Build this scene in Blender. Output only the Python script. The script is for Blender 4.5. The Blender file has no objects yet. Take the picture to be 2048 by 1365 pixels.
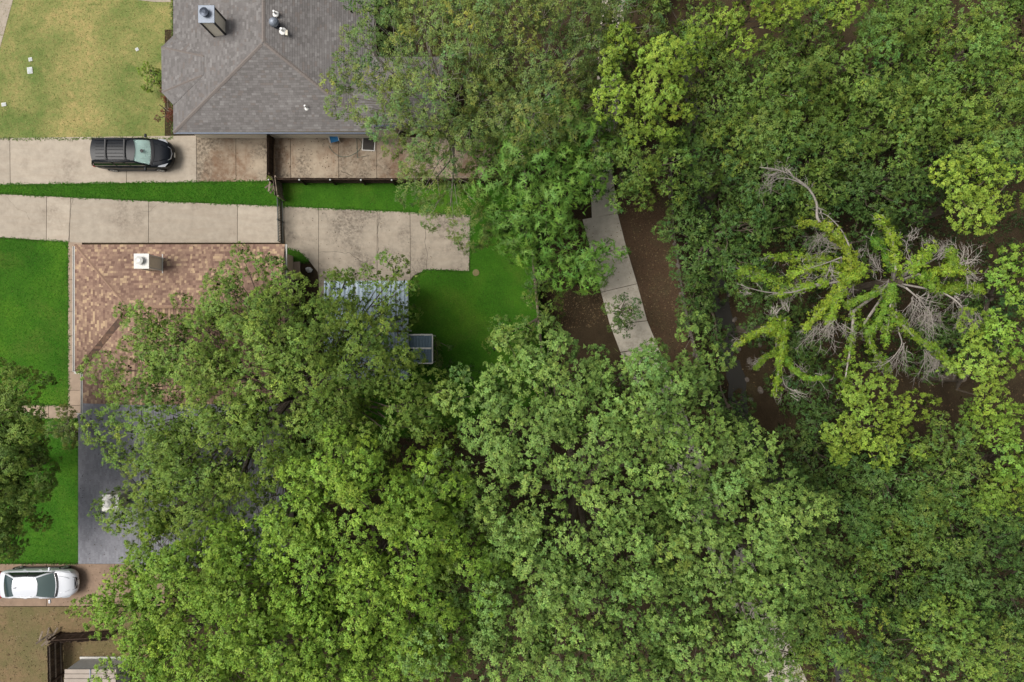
import bpy, math, random
import numpy as np
from mathutils import Vector, Matrix

# ------------------------------------------------------------------ camera, sky, sun, exposure
scene = bpy.context.scene
H = 45.0                                     # flying height of the camera above the ground, metres
LENS = 24.0
F = 2048 * LENS / 36.0                       # focal length in photograph pixels
cam_d = bpy.data.cameras.new('camera')
cam_d.sensor_width = 36.0
cam_d.lens = LENS
cam_d.clip_end = 2000
cam = bpy.data.objects.new('camera', cam_d)
cam.location = (0, 0, H)
cam.rotation_euler = (0, 0, 0)
scene.collection.objects.link(cam)
scene.camera = cam

SUN_ELEV, SUN_AZ = math.radians(60), math.radians(275)     # azimuth clockwise from north
world = bpy.data.worlds.new('World')
scene.world = world
world.use_nodes = True
wt = world.node_tree
wt.nodes.clear()
w_out = wt.nodes.new('ShaderNodeOutputWorld')
w_bg = wt.nodes.new('ShaderNodeBackground')
w_sky = wt.nodes.new('ShaderNodeTexSky')
w_sky.sky_type = 'NISHITA'
w_sky.sun_disc = False
w_sky.sun_elevation = SUN_ELEV
w_sky.sun_rotation = SUN_AZ
w_sky.air_density = 1.0
w_sky.dust_density = 4.0
w_sky.ozone_density = 0.6
w_hs = wt.nodes.new('ShaderNodeHueSaturation')             # overcast: the cloud deck is nearly grey
w_hs.inputs['Saturation'].default_value = 0.22
w_bg.inputs['Strength'].default_value = 0.10
wt.links.new(w_sky.outputs[0], w_hs.inputs['Color'])
wt.links.new(w_hs.outputs[0], w_bg.inputs[0])
wt.links.new(w_bg.outputs[0], w_out.inputs[0])

sun_d = bpy.data.lights.new('sun', 'SUN')
sun_d.energy = 2.2
sun_d.angle = math.radians(30)
sun_d.color = (1.0, 0.95, 0.88)
sun = bpy.data.objects.new('sun', sun_d)
sdir = Vector((math.sin(SUN_AZ) * math.cos(SUN_ELEV), math.cos(SUN_AZ) * math.cos(SUN_ELEV), math.sin(SUN_ELEV)))
sun.rotation_euler = sdir.to_track_quat('Z', 'Y').to_euler()
sun.location = sdir * 60
scene.collection.objects.link(sun)

vs = scene.view_settings
vs.view_transform = 'Standard'
vs.look = 'None'
vs.gamma = 1.0
vs.use_curve_mapping = False
vs.exposure = 0.42
scene.cycles.max_bounces = 6
scene.cycles.diffuse_bounces = 2
scene.cycles.transmission_bounces = 4
scene.cycles.use_denoising = True

rng = np.random.default_rng(7)
random.seed(7)
PI = math.pi


# ------------------------------------------------------------------ helpers
def P(px, py, z=0.0):
    """the place, at height z, of a point measured in the photograph"""
    s = (H - z) / F
    return Vector(((px - 1024) * s, (682.5 - py) * s, z))


def PP(pts, z=0.0):
    return [P(a, b, z) for a, b in pts]


def setp(o, label=None, cat=None, group=None, kind=None):
    if label: o['label'] = label
    if cat: o['category'] = cat
    if group: o['group'] = group
    if kind: o['kind'] = kind
    return o


def link(o, parent=None):
    scene.collection.objects.link(o)
    if parent is not None:
        o.parent = parent
    return o


def thing(name, label, cat, loc=(0, 0, 0), rotz=0.0, group=None, kind=None):
    o = bpy.data.objects.new(name, None)
    o.empty_display_size = 0.3
    o.location = loc
    o.rotation_euler = (0, 0, rotz)
    link(o)
    return setp(o, label, cat, group, kind)


class MB:
    def __init__(self):
        self.v, self.f, self.m, self.t = [], [], [], []

    def add(self, vs, fs, mi=0, tint=None):
        b = len(self.v)
        self.v.extend([tuple(p) for p in vs])
        for f in fs:
            self.f.append(tuple(i + b for i in f))
            self.m.append(mi)
        if tint is not None or self.t:
            while len(self.t) < b:
                self.t.append((1, 1, 1))
            self.t.extend([tint or (1, 1, 1)] * (len(self.v) - b))

    def box(self, c, s, mi=0, rz=0.0, rot=None, tint=None):
        hx, hy, hz = s[0] / 2, s[1] / 2, s[2] / 2
        M = rot if rot is not None else Matrix.Rotation(rz, 3, 'Z')
        c = Vector(c)
        vs = [c + M @ Vector((x, y, z)) for z in (-hz, hz) for y in (-hy, hy) for x in (-hx, hx)]
        self.add(vs, [(0, 2, 3, 1), (4, 5, 7, 6), (0, 1, 5, 4), (2, 6, 7, 3), (0, 4, 6, 2), (1, 3, 7, 5)], mi, tint)

    def prism(self, pts, z0, z1, mi=0, cap_bottom=True):
        pts = [(p[0], p[1]) for p in pts]
        a = sum(pts[i][0] * pts[(i + 1) % len(pts)][1] - pts[(i + 1) % len(pts)][0] * pts[i][1] for i in range(len(pts)))
        if a < 0: pts = pts[::-1]
        n = len(pts)
        vs = [(x, y, z0) for x, y in pts] + [(x, y, z1) for x, y in pts]
        fs = [tuple(range(n, 2 * n))] + [(i, (i + 1) % n, (i + 1) % n + n, i + n) for i in range(n)]
        if cap_bottom: fs.append(tuple(range(n - 1, -1, -1)))
        self.add(vs, fs, mi)

    def tube(self, pts, radii, n=5, mi=0, cap=True):
        pts = [Vector(p) for p in pts]
        if not hasattr(radii, '__len__'): radii = [radii] * len(pts)
        b = len(self.v)
        vs, fs = [], []
        for i, p in enumerate(pts):
            d = (pts[min(i + 1, len(pts) - 1)] - pts[max(i - 1, 0)])
            d = d.normalized() if d.length > 1e-9 else Vector((0, 0, 1))
            a = d.orthogonal().normalized() if i == 0 else (pa - d * pa.dot(d))
            a = a.normalized() if a.length > 1e-6 else d.orthogonal().normalized()
            pa = a
            c = d.cross(a)
            for k in range(n):
                t = 2 * PI * k / n
                vs.append(p + (a * math.cos(t) + c * math.sin(t)) * radii[i])
        for i in range(len(pts) - 1):
            for k in range(n):
                fs.append((i * n + k, i * n + (k + 1) % n, (i + 1) * n + (k + 1) % n, (i + 1) * n + k))
        if cap:
            fs.append(tuple(range(n - 1, -1, -1)))
            fs.append(tuple((len(pts) - 1) * n + k for k in range(n)))
        self.add(vs, fs, mi)

    def lathe(self, prof, c=(0, 0, 0), n=16, mi=0, rot=None):
        c = Vector(c)
        R = rot if rot is not None else Matrix.Identity(3)
        vs, fs = [], []
        for r, z in prof:
            for k in range(n):
                t = 2 * PI * k / n
                vs.append(c + R @ Vector((r * math.cos(t), r * math.sin(t), z)))
        for i in range(len(prof) - 1):
            for k in range(n):
                fs.append((i * n + k, i * n + (k + 1) % n, (i + 1) * n + (k + 1) % n, (i + 1) * n + k))
        fs.append(tuple(range(n - 1, -1, -1)))
        fs.append(tuple((len(prof) - 1) * n + k for k in range(n)))
        self.add(vs, fs, mi)

    def grid(self, rows, mi=0, flip=False):
        nr, nc = len(rows), len(rows[0])
        vs = [p for r in rows for p in r]
        fs = []
        for i in range(nr - 1):
            for j in range(nc - 1):
                q = (i * nc + j, i * nc + j + 1, (i + 1) * nc + j + 1, (i + 1) * nc + j)
                fs.append(q[::-1] if flip else q)
        self.add(vs, fs, mi)

    def mesh(self, name, mats, smooth=False):
        me = bpy.data.meshes.new(name)
        me.from_pydata(self.v, [], self.f)
        for m in (mats if isinstance(mats, (list, tuple)) else [mats]):
            me.materials.append(m)
        if any(self.m): me.polygons.foreach_set('material_index', self.m)
        if smooth: me.polygons.foreach_set('use_smooth', [True] * len(me.polygons))
        if self.t:
            while len(self.t) < len(self.v): self.t.append((1, 1, 1))
            at = me.attributes.new('tint', 'FLOAT_COLOR', 'POINT')
            at.data.foreach_set('color', np.array([(a, b, c, 1) for a, b, c in self.t], dtype=np.float32).ravel())
        me.update()
        return me

    def build(self, name, mats, parent=None, smooth=False, **kw):
        o = bpy.data.objects.new(name, self.mesh(name, mats, smooth))
        link(o, parent)
        return setp(o, **kw)


def bevel(o, w=0.02, seg=2):
    m = o.modifiers.new('bevel', 'BEVEL')
    m.width = w; m.segments = seg; m.limit_method = 'ANGLE'
    return o


def fast_quads(name, verts, cols, mat, parent=None, nrm=None, **kw):
    """verts (n,k,3): n loose leaves or blades with one colour each"""
    n, k = verts.shape[:2]
    me = bpy.data.meshes.new(name)
    me.vertices.add(n * k)
    me.vertices.foreach_set('co', np.ascontiguousarray(verts, dtype=np.float32).ravel())
    me.loops.add(n * k)
    me.loops.foreach_set('vertex_index', np.arange(n * k, dtype=np.int32))
    me.polygons.add(n)
    me.polygons.foreach_set('loop_start', np.arange(0, n * k, k, dtype=np.int32))
    me.materials.append(mat)
    me.update(calc_edges=True)
    at = me.attributes.new('tint', 'FLOAT_COLOR', 'POINT')
    c4 = np.ones((n, k, 4), dtype=np.float32)
    c4[:, :, :3] = np.asarray(cols)[:, None, :]
    at.data.foreach_set('color', c4.ravel())
    if nrm is None:                                    # flat leaves: their own normals
        e1, e2 = verts[:, 1] - verts[:, 0], verts[:, -1] - verts[:, 0]
        nrm = np.cross(e1, e2)
        nrm = nrm / np.maximum(np.linalg.norm(nrm, axis=1, keepdims=True), 1e-9)
        nrm = nrm * np.where(nrm[:, 2:3] < 0, -1, 1)
    an = me.attributes.new('bough_normal', 'FLOAT_VECTOR', 'POINT')
    an.data.foreach_set('vector', np.repeat(np.asarray(nrm, dtype=np.float32), k, 0).ravel())
    o = bpy.data.objects.new(name, me)
    link(o, parent)
    return setp(o, **kw)


# ------------------------------------------------------------------ materials
class NT:
    def __init__(self, name):
        self.mat = bpy.data.materials.new(name)
        self.mat.use_nodes = True
        self.t = self.mat.node_tree
        self.t.nodes.clear()
        self.out = self.t.nodes.new('ShaderNodeOutputMaterial')
        self.b = self.t.nodes.new('ShaderNodeBsdfPrincipled')
        self.t.links.new(self.b.outputs[0], self.out.inputs[0])
        self.geo = None

    def n(self, k, **kw):
        x = self.t.nodes.new(k)
        for a, v in kw.items(): setattr(x, a, v)
        return x

    def L(self, a, b): self.t.links.new(a, b)

    def pos(self):
        if self.geo is None: self.geo = self.n('ShaderNodeNewGeometry')
        return self.geo.outputs['Position']

    def noise(self, scale, detail=4, rough=0.55, vec=None, dist=0.0, stretch=None):
        x = self.n('ShaderNodeTexNoise')
        x.inputs['Scale'].default_value = scale
        x.inputs['Detail'].default_value = detail
        x.inputs['Roughness'].default_value = rough
        x.inputs['Distortion'].default_value = dist
        v = vec or self.pos()
        if stretch:
            mp = self.n('ShaderNodeMapping')
            mp.inputs['Scale'].default_value = stretch
            self.L(v, mp.inputs['Vector']); v = mp.outputs[0]
        self.L(v, x.inputs['Vector'])
        return x.outputs['Fac']

    def ramp(self, fac, stops):
        x = self.n('ShaderNodeValToRGB')
        el = x.color_ramp.elements
        while len(el) > 1: el.remove(el[-1])
        for i, (p, c) in enumerate(stops):
            e = el[0] if i == 0 else el.new(p)
            e.position = p
            e.color = (*c, 1) if hasattr(c, '__len__') else (c, c, c, 1)
        self.L(fac, x.inputs[0])
        return x.outputs[0]

    def mix(self, fac, a, b, mode='MIX'):
        x = self.n('ShaderNodeMix', data_type='RGBA', blend_type=mode)
        for sock, v in ((x.inputs[0], fac), (x.inputs[6], a), (x.inputs[7], b)):
            if hasattr(v, 'is_linked'): self.L(v, sock)
            elif hasattr(v, '__len__'): sock.default_value = (*v, 1)
            else: sock.default_value = v
        return x.outputs[2]

    def col(self, v):
        s = self.b.inputs['Base Color']
        if hasattr(v, 'is_linked'): self.L(v, s)
        else: s.default_value = (*v, 1)

    def bump(self, h, strength=0.3, dist=0.02):
        x = self.n('ShaderNodeBump')
        x.inputs['Strength'].default_value = strength
        x.inputs['Distance'].default_value = dist
        self.L(h, x.inputs['Height'])
        self.L(x.outputs[0], self.b.inputs['Normal'])

    def set(self, rough=0.7, metal=0.0, spec=0.4, coat=0.0):
        self.b.inputs['Roughness'].default_value = rough
        self.b.inputs['Metallic'].default_value = metal
        self.b.inputs['Specular IOR Level'].default_value = spec
        self.b.inputs['Coat Weight'].default_value = coat
        return self.mat


def m_plain(name, c, rough=0.6, metal=0.0, spec=0.4, var=0.12, scale=6.0, coat=0.0):
    t = NT(name)
    f = t.noise(scale, 5)
    t.col(t.ramp(f, [(0.3, tuple(x * (1 - var) for x in c)), (0.7, tuple(x * (1 + var) for x in c))]))
    return t.set(rough, metal, spec, coat)


def m_leaf(name, trans=0.14, rough=0.55, spec=0.25):
    t = NT(name)
    a = t.n('ShaderNodeAttribute', attribute_name='tint')
    t.L(a.outputs['Color'], t.b.inputs['Base Color'])
    t.set(rough, 0, spec)
    # leaves on a bough share much of its facing, as real leaves do when they spread towards the light
    an = t.n('ShaderNodeAttribute', attribute_name='bough_normal')
    ge = t.n('ShaderNodeNewGeometry')
    vm = t.n('ShaderNodeVectorMath', operation='SCALE'); vm.inputs['Scale'].default_value = 1.7
    va = t.n('ShaderNodeVectorMath', operation='ADD')
    vn = t.n('ShaderNodeVectorMath', operation='NORMALIZE')
    t.L(an.outputs['Vector'], vm.inputs[0])
    t.L(vm.outputs[0], va.inputs[0]); t.L(ge.outputs['Normal'], va.inputs[1])
    t.L(va.outputs[0], vn.inputs[0])
    t.L(vn.outputs[0], t.b.inputs['Normal'])
    tr = t.n('ShaderNodeBsdfTranslucent')
    hs = t.n('ShaderNodeMix', data_type='RGBA', blend_type='MULTIPLY')
    hs.inputs[0].default_value = 1.0
    hs.inputs[7].default_value = (1.15, 1.2, 0.55, 1)
    t.L(a.outputs['Color'], hs.inputs[6])
    t.L(hs.outputs[2], tr.inputs['Color'])
    mx = t.n('ShaderNodeMixShader')
    mx.inputs[0].default_value = trans
    t.L(t.b.outputs[0], mx.inputs[1]); t.L(tr.outputs[0], mx.inputs[2])
    t.L(mx.outputs[0], t.out.inputs[0])
    return t.mat


def m_tint(name, rough=0.9, spec=0.2, grain=0.15, gscale=60):
    t = NT(name)
    a = t.n('ShaderNodeAttribute', attribute_name='tint')
    f = t.noise(gscale, 3)
    g = t.ramp(f, [(0.25, 1 - grain), (0.75, 1 + grain)])
    f2 = t.noise(0.5, 4)
    g2 = t.ramp(f2, [(0.3, 0.88), (0.7, 1.08)])
    t.col(t.mix(1.0, t.mix(1.0, a.outputs['Color'], g, 'MULTIPLY'), g2, 'MULTIPLY'))
    t.bump(f, 0.3, 0.01)
    return t.set(rough, 0, spec)


def m_concrete(name, base, stain, dark, stain_amt=0.55, cover=(0.5, 0.68), rust=False):
    t = NT(name)
    oi = t.n('ShaderNodeObjectInfo')
    fine = t.noise(45, 4, 0.7)
    mid = t.noise(2.2, 6, 0.65)
    big = t.noise(0.42, 5, 0.6, dist=0.4)
    streak = t.noise(1.2, 5, 0.6, stretch=(0.35, 2.4, 1))
    c = t.ramp(mid, [(0.3, tuple(x * 0.86 for x in base)), (0.7, tuple(x * 1.1 for x in base))])
    c = t.mix(t.ramp(streak, [(0.45, 0.0), (0.75, 0.35)]), c, stain)
    m = t.mix(1.0, t.ramp(big, [(cover[0], 0.0), (cover[1], 1.0)]), t.ramp(t.noise(5.5, 7, 0.75), [(0.38, 0.0), (0.62, 1.0)]), 'MULTIPLY')
    m2 = t.mix(1.0, m, (stain_amt,) * 3, 'MULTIPLY')
    c = t.mix(m2, c, dark)
    if rust:
        r = t.mix(1.0, t.ramp(t.noise(0.35, 4, 0.6, stretch=(1.6, 0.9, 1)), [(0.46, 0.0), (0.62, 0.85)]),
                  t.ramp(t.noise(3.0, 7, 0.7), [(0.3, 0.2), (0.6, 1.0)]), 'MULTIPLY')
        c = t.mix(r, c, rust)
    c = t.mix(1.0, c, t.ramp(fine, [(0.3, 0.86), (0.7, 1.1)]), 'MULTIPLY')
    c = t.mix(1.0, c, t.ramp(oi.outputs['Random'], [(0.0, 0.9), (1.0, 1.08)]), 'MULTIPLY')
    t.col(c)
    t.bump(fine, 0.25, 0.006)
    return t.set(0.9, 0, 0.25)


def m_grass(name, stops, patch=0.25, fine_amt=0.5, dry=None, dry_range=(0.45, 0.62)):
    t = NT(name)
    big = t.noise(patch, 4, 0.55)
    c = t.ramp(big, stops)
    if dry is not None:
        d = t.noise(0.3, 8, 0.66, dist=0.3)
        d2 = t.mix(1.0, t.ramp(d, [(dry_range[0], 0.0), (dry_range[1], 1.0)]), t.ramp(t.noise(2.6, 6, 0.7), [(0.3, 0.25), (0.62, 1.0)]), 'MULTIPLY')
        c = t.mix(d2, c, dry)
    fine = t.noise(16, 5, 0.75)
    vf = t.noise(60, 3, 0.7)
    c = t.mix(1.0, c, t.ramp(fine, [(0.25, 1 - fine_amt), (0.75, 1 + fine_amt)]), 'MULTIPLY')
    c = t.mix(1.0, c, t.ramp(vf, [(0.25, 0.7), (0.75, 1.3)]), 'MULTIPLY')
    t.col(c)
    t.bump(fine, 0.5, 0.04)
    return t.set(0.9, 0, 0.15)


def m_soil(name, c1, c2, c3, scale=0.5):
    t = NT(name)
    a = t.noise(scale, 8, 0.68)
    c = t.ramp(a, [(0.3, c1), (0.5, c2), (0.72, c3)])
    f = t.noise(14, 6, 0.75)
    c = t.mix(1.0, c, t.ramp(f, [(0.25, 0.5), (0.75, 1.5)]), 'MULTIPLY')
    t.col(c)
    t.bump(f, 0.7, 0.05)
    return t.set(0.95, 0, 0.15)


def m_metal_roof(name):
    t = NT(name)
    c = t.ramp(t.noise(1.4, 6, 0.6), [(0.3, (0.26, 0.33, 0.39)), (0.7, (0.33, 0.40, 0.46))])
    st = t.noise(3.2, 5, 0.6, stretch=(2.2, 0.16, 1))
    reach = t.noise(0.35, 3, 0.5)
    m = t.mix(1.0, t.ramp(st, [(0.55, 0.0), (0.66, 1.0)]), t.ramp(reach, [(0.42, 0.1), (0.55, 0.95)]), 'MULTIPLY')
    c = t.mix(m, c, (0.055, 0.03, 0.02))
    t.col(c)
    return t.set(0.45, 0.35, 0.5)


def m_wood(name, c1, c2):
    t = NT(name)
    oi = t.n('ShaderNodeObjectInfo')
    f = t.noise(9, 5, 0.65, stretch=(1, 1, 0.15))
    c = t.ramp(f, [(0.3, c1), (0.7, c2)])
    t.col(t.mix(1.0, c, t.ramp(oi.outputs['Random'], [(0.0, 0.7), (1.0, 1.25)]), 'MULTIPLY'))
    t.bump(f, 0.4, 0.01)
    return t.set(0.85, 0, 0.2)


def m_glass_dark(name, c, rough=0.06):
    t = NT(name)
    t.col(c)
    return t.set(rough, 0, 0.6, 0.6)


def m_clear(name):
    t = NT(name)
    t.b.inputs['Base Color'].default_value = (0.92, 1.0, 0.97, 1)
    t.b.inputs['Transmission Weight'].default_value = 1.0
    t.b.inputs['IOR'].default_value = 1.05
    return t.set(0.03, 0, 0.5)


M = {}
M['leaf'] = m_leaf('leaf')
M['grassblade'] = m_leaf('grass_blade', 0.2, 0.7, 0.1)
M['ivy'] = m_leaf('ivy_leaf', 0.25, 0.5, 0.25)
M['shingle'] = m_tint('asphalt_shingle', grain=0.22)
M['litter'] = m_tint('leaf_litter', grain=0.2)
M['drive'] = m_concrete('driveway_concrete', (0.390, 0.338, 0.272), (0.30, 0.235, 0.175), (0.13, 0.10, 0.075), 0.6, (0.50, 0.70))
M['drive_dirty'] = m_concrete('stained_concrete', (0.362, 0.298, 0.222), (0.27, 0.20, 0.14), (0.065, 0.05, 0.038), 0.9, (0.43, 0.58), rust=(0.17, 0.10, 0.06))
M['apron'] = m_concrete('parking_concrete', (0.360, 0.31, 0.246), (0.28, 0.22, 0.165), (0.095, 0.078, 0.062), 0.8, (0.43, 0.60))
M['path'] = m_concrete('path_concrete', (0.46, 0.415, 0.345), (0.34, 0.305, 0.25), (0.12, 0.105, 0.08), 0.6, (0.46, 0.64))
M['walk'] = m_concrete('walk_concrete', (0.34, 0.26, 0.195), (0.26, 0.19, 0.14), (0.12, 0.09, 0.065), 0.6)
M['drive_brown'] = m_concrete('brown_concrete', (0.27, 0.19, 0.135), (0.20, 0.14, 0.095), (0.08, 0.06, 0.045), 0.7, (0.45, 0.65))
M['joint'] = m_plain('joint_dirt', (0.07, 0.055, 0.04), 0.95)
M['crack'] = m_plain('crack', (0.05, 0.04, 0.03), 0.95)
M['lawn'] = m_grass('green_lawn', [(0.3, (0.022, 0.078, 0.004)), (0.5, (0.036, 0.112, 0.006)), (0.68, (0.062, 0.15, 0.009))], 0.28, 0.55, dry=(0.085, 0.125, 0.018), dry_range=(0.5, 0.8))
M['dry_lawn'] = m_grass('dry_lawn', [(0.3, (0.10, 0.15, 0.035)), (0.7, (0.16, 0.21, 0.06))], 0.3, 0.35, dry=(0.36, 0.28, 0.115), dry_range=(0.36, 0.66))
M['dirt_lawn'] = m_grass('worn_lawn', [(0.3, (0.11, 0.105, 0.04)), (0.7, (0.15, 0.12, 0.06))], 0.4, 0.4, dry=(0.20, 0.135, 0.075), dry_range=(0.4, 0.6))
M['soil'] = m_soil('woodland_soil', (0.026, 0.019, 0.010), (0.042, 0.029, 0.016), (0.058, 0.046, 0.023))
M['bank'] = m_soil('mulch_strip', (0.048, 0.034, 0.020), (0.072, 0.045, 0.027), (0.062, 0.056, 0.028), 0.35)
M['bed'] = m_soil('creek_bed', (0.035, 0.03, 0.024), (0.06, 0.048, 0.036), (0.10, 0.085, 0.07), 0.8)
M['bark'] = m_wood('bark', (0.07, 0.055, 0.04), (0.16, 0.13, 0.10))
M['deadwood'] = m_wood('dead_wood', (0.22, 0.195, 0.17), (0.38, 0.345, 0.31))
M['greytwig'] = m_wood('grey_twig', (0.2, 0.17, 0.14), (0.36, 0.32, 0.27))
M['fence_dark'] = m_wood('dark_fence_wood', (0.028, 0.018, 0.012), (0.075, 0.048, 0.034))
M['fence_grey'] = m_wood('grey_fence_wood', (0.13, 0.10, 0.075), (0.26, 0.21, 0.165))
M['iron'] = m_plain('black_iron', (0.018, 0.026, 0.026), 0.45, 0.4)
M['white'] = m_plain('white_paint', (0.62, 0.605, 0.57), 0.5, var=0.08)
M['cream'] = m_plain('cream_siding', (0.72, 0.66, 0.54), 0.6, var=0.05)
M['brick'] = m_plain('beige_brick', (0.48, 0.38, 0.29), 0.85, var=0.15, scale=12)
M['greymetal'] = m_plain('galvanised_metal', (0.24, 0.27, 0.32), 0.5, 0.4, var=0.08)
M['darkmetal'] = m_plain('dark_metal', (0.05, 0.06, 0.08), 0.4, 0.6)
M['cap_grey'] = m_plain('grey_flue', (0.45, 0.45, 0.43), 0.5, 0.3)
M['deck'] = m_plain('roof_deck', (0.08, 0.07, 0.06), 0.95)
M['metalroof'] = m_metal_roof('blue_grey_metal_roof')
M['awning'] = m_plain('blue_awning_panel', (0.10, 0.15, 0.19), 0.4, 0.3, var=0.1)
M['shedroof'] = m_plain('beige_shed_roof', (0.33, 0.28, 0.235), 0.6, 0.1, var=0.1, scale=2)
M['shedwall'] = m_plain('grey_shed_wall', (0.50, 0.50, 0.49), 0.55, 0.1)
M['blue'] = m_plain('blue_fabric', (0.02, 0.16, 0.36), 0.5)
M['mesh'] = m_plain('dark_mesh', (0.045, 0.04, 0.035), 0.8)
M['green_hose'] = m_plain('green_hose', (0.06, 0.10, 0.08), 0.5)
M['stone'] = m_plain('creek_stone', (0.13, 0.11, 0.092), 0.85, var=0.35, scale=5)
M['black_paint'] = m_plain('black_car_paint', (0.006, 0.008, 0.012), 0.3, 0.0, 0.18, 0.1, 3, 0.0)
M['white_paint'] = m_plain('white_car_paint', (0.60, 0.62, 0.66), 0.25, 0.0, 0.5, 0.02, 3, 1.0)
M['rubber'] = m_plain('tyre_rubber', (0.02, 0.02, 0.02), 0.85)
M['trim'] = m_plain('black_trim', (0.012, 0.012, 0.014), 0.5)
M['rim'] = m_plain('alloy_rim', (0.55, 0.56, 0.58), 0.3, 0.9)
M['lamp_glass'] = m_plain('headlight_lens', (0.5, 0.52, 0.55), 0.12, 0.2, 0.6, 0.05, 3, 1.0)
M['red_lens'] = m_plain('red_lens', (0.35, 0.02, 0.015), 0.2, 0, 0.5, 0.05, 3, 1.0)
M['tinted'] = m_glass_dark('tinted_glass', (0.012, 0.016, 0.018))
M['greenglass'] = m_glass_dark('green_tinted_glass', (0.07, 0.105, 0.10), 0.1)
M['reargless'] = m_glass_dark('rear_tinted_glass', (0.02, 0.045, 0.05), 0.1)
M['clear'] = m_clear('clear_windscreen')
M['shade'] = m_plain('pale_sunshade', (0.55, 0.70, 0.66), 0.4, 0.2, var=0.05)
M['chrome'] = m_plain('chrome', (0.75, 0.75, 0.76), 0.15, 1.0)
M['plate'] = m_plain('number_plate', (0.75, 0.75, 0.72), 0.4)
M['plastic_white'] = m_plain('white_pvc', (0.8, 0.79, 0.76), 0.4)
M['lid'] = m_plain('grey_lid', (0.40, 0.44, 0.44), 0.6)
t_ = NT('creek_water')
t_.col((0.045, 0.042, 0.038))
t_.bump(t_.noise(5, 3), 0.1, 0.02)
M['water'] = t_.set(0.16, 0, 0.4)

# ------------------------------------------------------------------ terrain and flat setting
CREEK = [(-40, 40), (11.9, 22), (12.6, 14), (13.2, 8.5), (14.2, 3.5), (15.0, -2), (16.4, -7), (19.4, -12), (22, -19), (24, -30), (26, -60)]


def creek_dist(x, y):
    x = np.asarray(x, float); y = np.asarray(y, float)
    best = np.full(x.shape, 1e9)
    for (ax, ay), (bx, by) in zip(CREEK[1:], CREEK[2:]):
        dx, dy = bx - ax, by - ay
        t = np.clip(((x - ax) * dx + (y - ay) * dy) / (dx * dx + dy * dy), 0, 1)
        best = np.minimum(best, np.hypot(x - ax - t * dx, y - ay - t * dy))
    return best


def ground_z(x, y):
    d = creek_dist(x, y)
    e = np.clip(1 - (d - 0.9) / 1.7, 0, 1)
    z = -1.7 * e * e * (3 - 2 * e)
    far = np.clip((np.asarray(x, float) - 17) / 6, 0, 1)
    z = z + far * (0.18 * np.sin(np.asarray(x) * 0.9 + 1.3) * np.cos(np.asarray(y) * 0.7) + 0.1 * np.sin(np.asarray(y) * 1.7 + np.asarray(x)))
    z = z + e * 0.09 * np.sin(3.1 * np.asarray(x) + 1.0) * np.sin(2.3 * np.asarray(y) + 0.5)
    return z - 0.03


def make_ground():
    def axis(lim):
        inner = np.arange(-42, 42.01, 0.5)
        outer = np.array([45, 50, 60, 80, 120, 200, 400])
        return np.concatenate([-outer[::-1], inner, outer])
    xs, ys = axis(0), axis(0)
    X, Y = np.meshgrid(xs, ys)
    Z = ground_z(X, Y)
    Z[(np.abs(X) > 44) | (np.abs(Y) > 44)] = -0.03
    nx, ny = len(xs), len(ys)
    v = np.stack([X, Y, Z], -1).reshape(-1, 3)
    i = np.arange(ny - 1)[:, None] * nx + np.arange(nx - 1)[None, :]
    f = np.stack([i, i + 1, i + 1 + nx, i + nx], -1).reshape(-1, 4)
    me = bpy.data.meshes.new('ground')
    me.from_pydata(v.tolist(), [], f.tolist())
    me.materials.append(M['soil'])
    me.polygons.foreach_set('use_smooth', [True] * len(me.polygons))
    o = bpy.data.objects.new('ground', me)
    link(o)
    setp(o, kind='structure')


make_ground()


def sheet(name, pts, z, mat, kind='structure', z0=None):
    b = MB()
    b.prism(pts, z - 0.12 if z0 is None else z0, z, cap_bottom=False)
    return b.build(name, mat, kind=kind)


# creek bed and water follow the channel
def ribbon(name, line, w, z, mat, wob=0.25):
    b = MB()
    L_, R_ = [], []
    for i in range(1, len(line) - 1):
        for k in range(6):
            t = k / 6
            a, c = Vector(line[i]), Vector(line[i + 1])
            p = a.lerp(c, t)
            d = (c - a).normalized()
            n = Vector((-d.y, d.x))
            L_.append((*(p + n * (w / 2 + random.uniform(-wob, wob))), z))
            R_.append((*(p - n * (w / 2 + random.uniform(-wob, wob))), z))
    b.grid([L_, R_], flip=True)
    return b.build(name, mat, kind='structure')


ribbon('creek_water', CREEK, 1.2, -1.69, M['water'])

# lawns (each one sheet of turf)
LAWNS = {
    'dry': [(-60, -500), (345, -500), (345, 278), (-60, 279)],
    'strip_w': [(-300, 369), (0, 370), (538, 363), (556, 380), (560, 412), (280, 401), (0, 388), (-300, 376)],
    'strip_e': [(566, 366), (960, 366), (1070, 380), (1062, 480), (1080, 600), (1110, 800), (700, 900), (640, 640), (815, 640), (815, 566), (850, 541), (940, 543), (942, 432), (860, 427), (566, 413)],
    'left': [(-300, 470), (0, 477), (136, 485), (138, 810), (-300, 810)],
    'low': [(-300, 838), (157, 838), (158, 1126), (-300, 1126)],
    'patch': [(574, 498), (600, 505), (618, 524), (574, 524)],
}
sheet('front_lawn', PP(LAWNS['dry']), 0.03, M['dry_lawn'])
sheet('lawn', PP(LAWNS['strip_w']), 0.03, M['lawn'])
sheet('lawn', PP(LAWNS['strip_e']), 0.028, M['lawn'])
sheet('lawn', PP(LAWNS['left']), 0.03, M['lawn'])
sheet('lawn', PP(LAWNS['low']), 0.03, M['lawn'])
sheet('lawn', PP(LAWNS['patch']), 0.055, M['lawn'])
sheet('worn_lawn', PP([(-400, 1214), (300, 1214), (300, 1700), (-400, 1700)]), 0.02, M['dirt_lawn'])
sheet('yard_soil', PP([(330, 60), (348, 60), (348, 266), (520, 266), (960, 266), (960, 280), (330, 285)]), 0.035, M['soil'])
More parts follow.
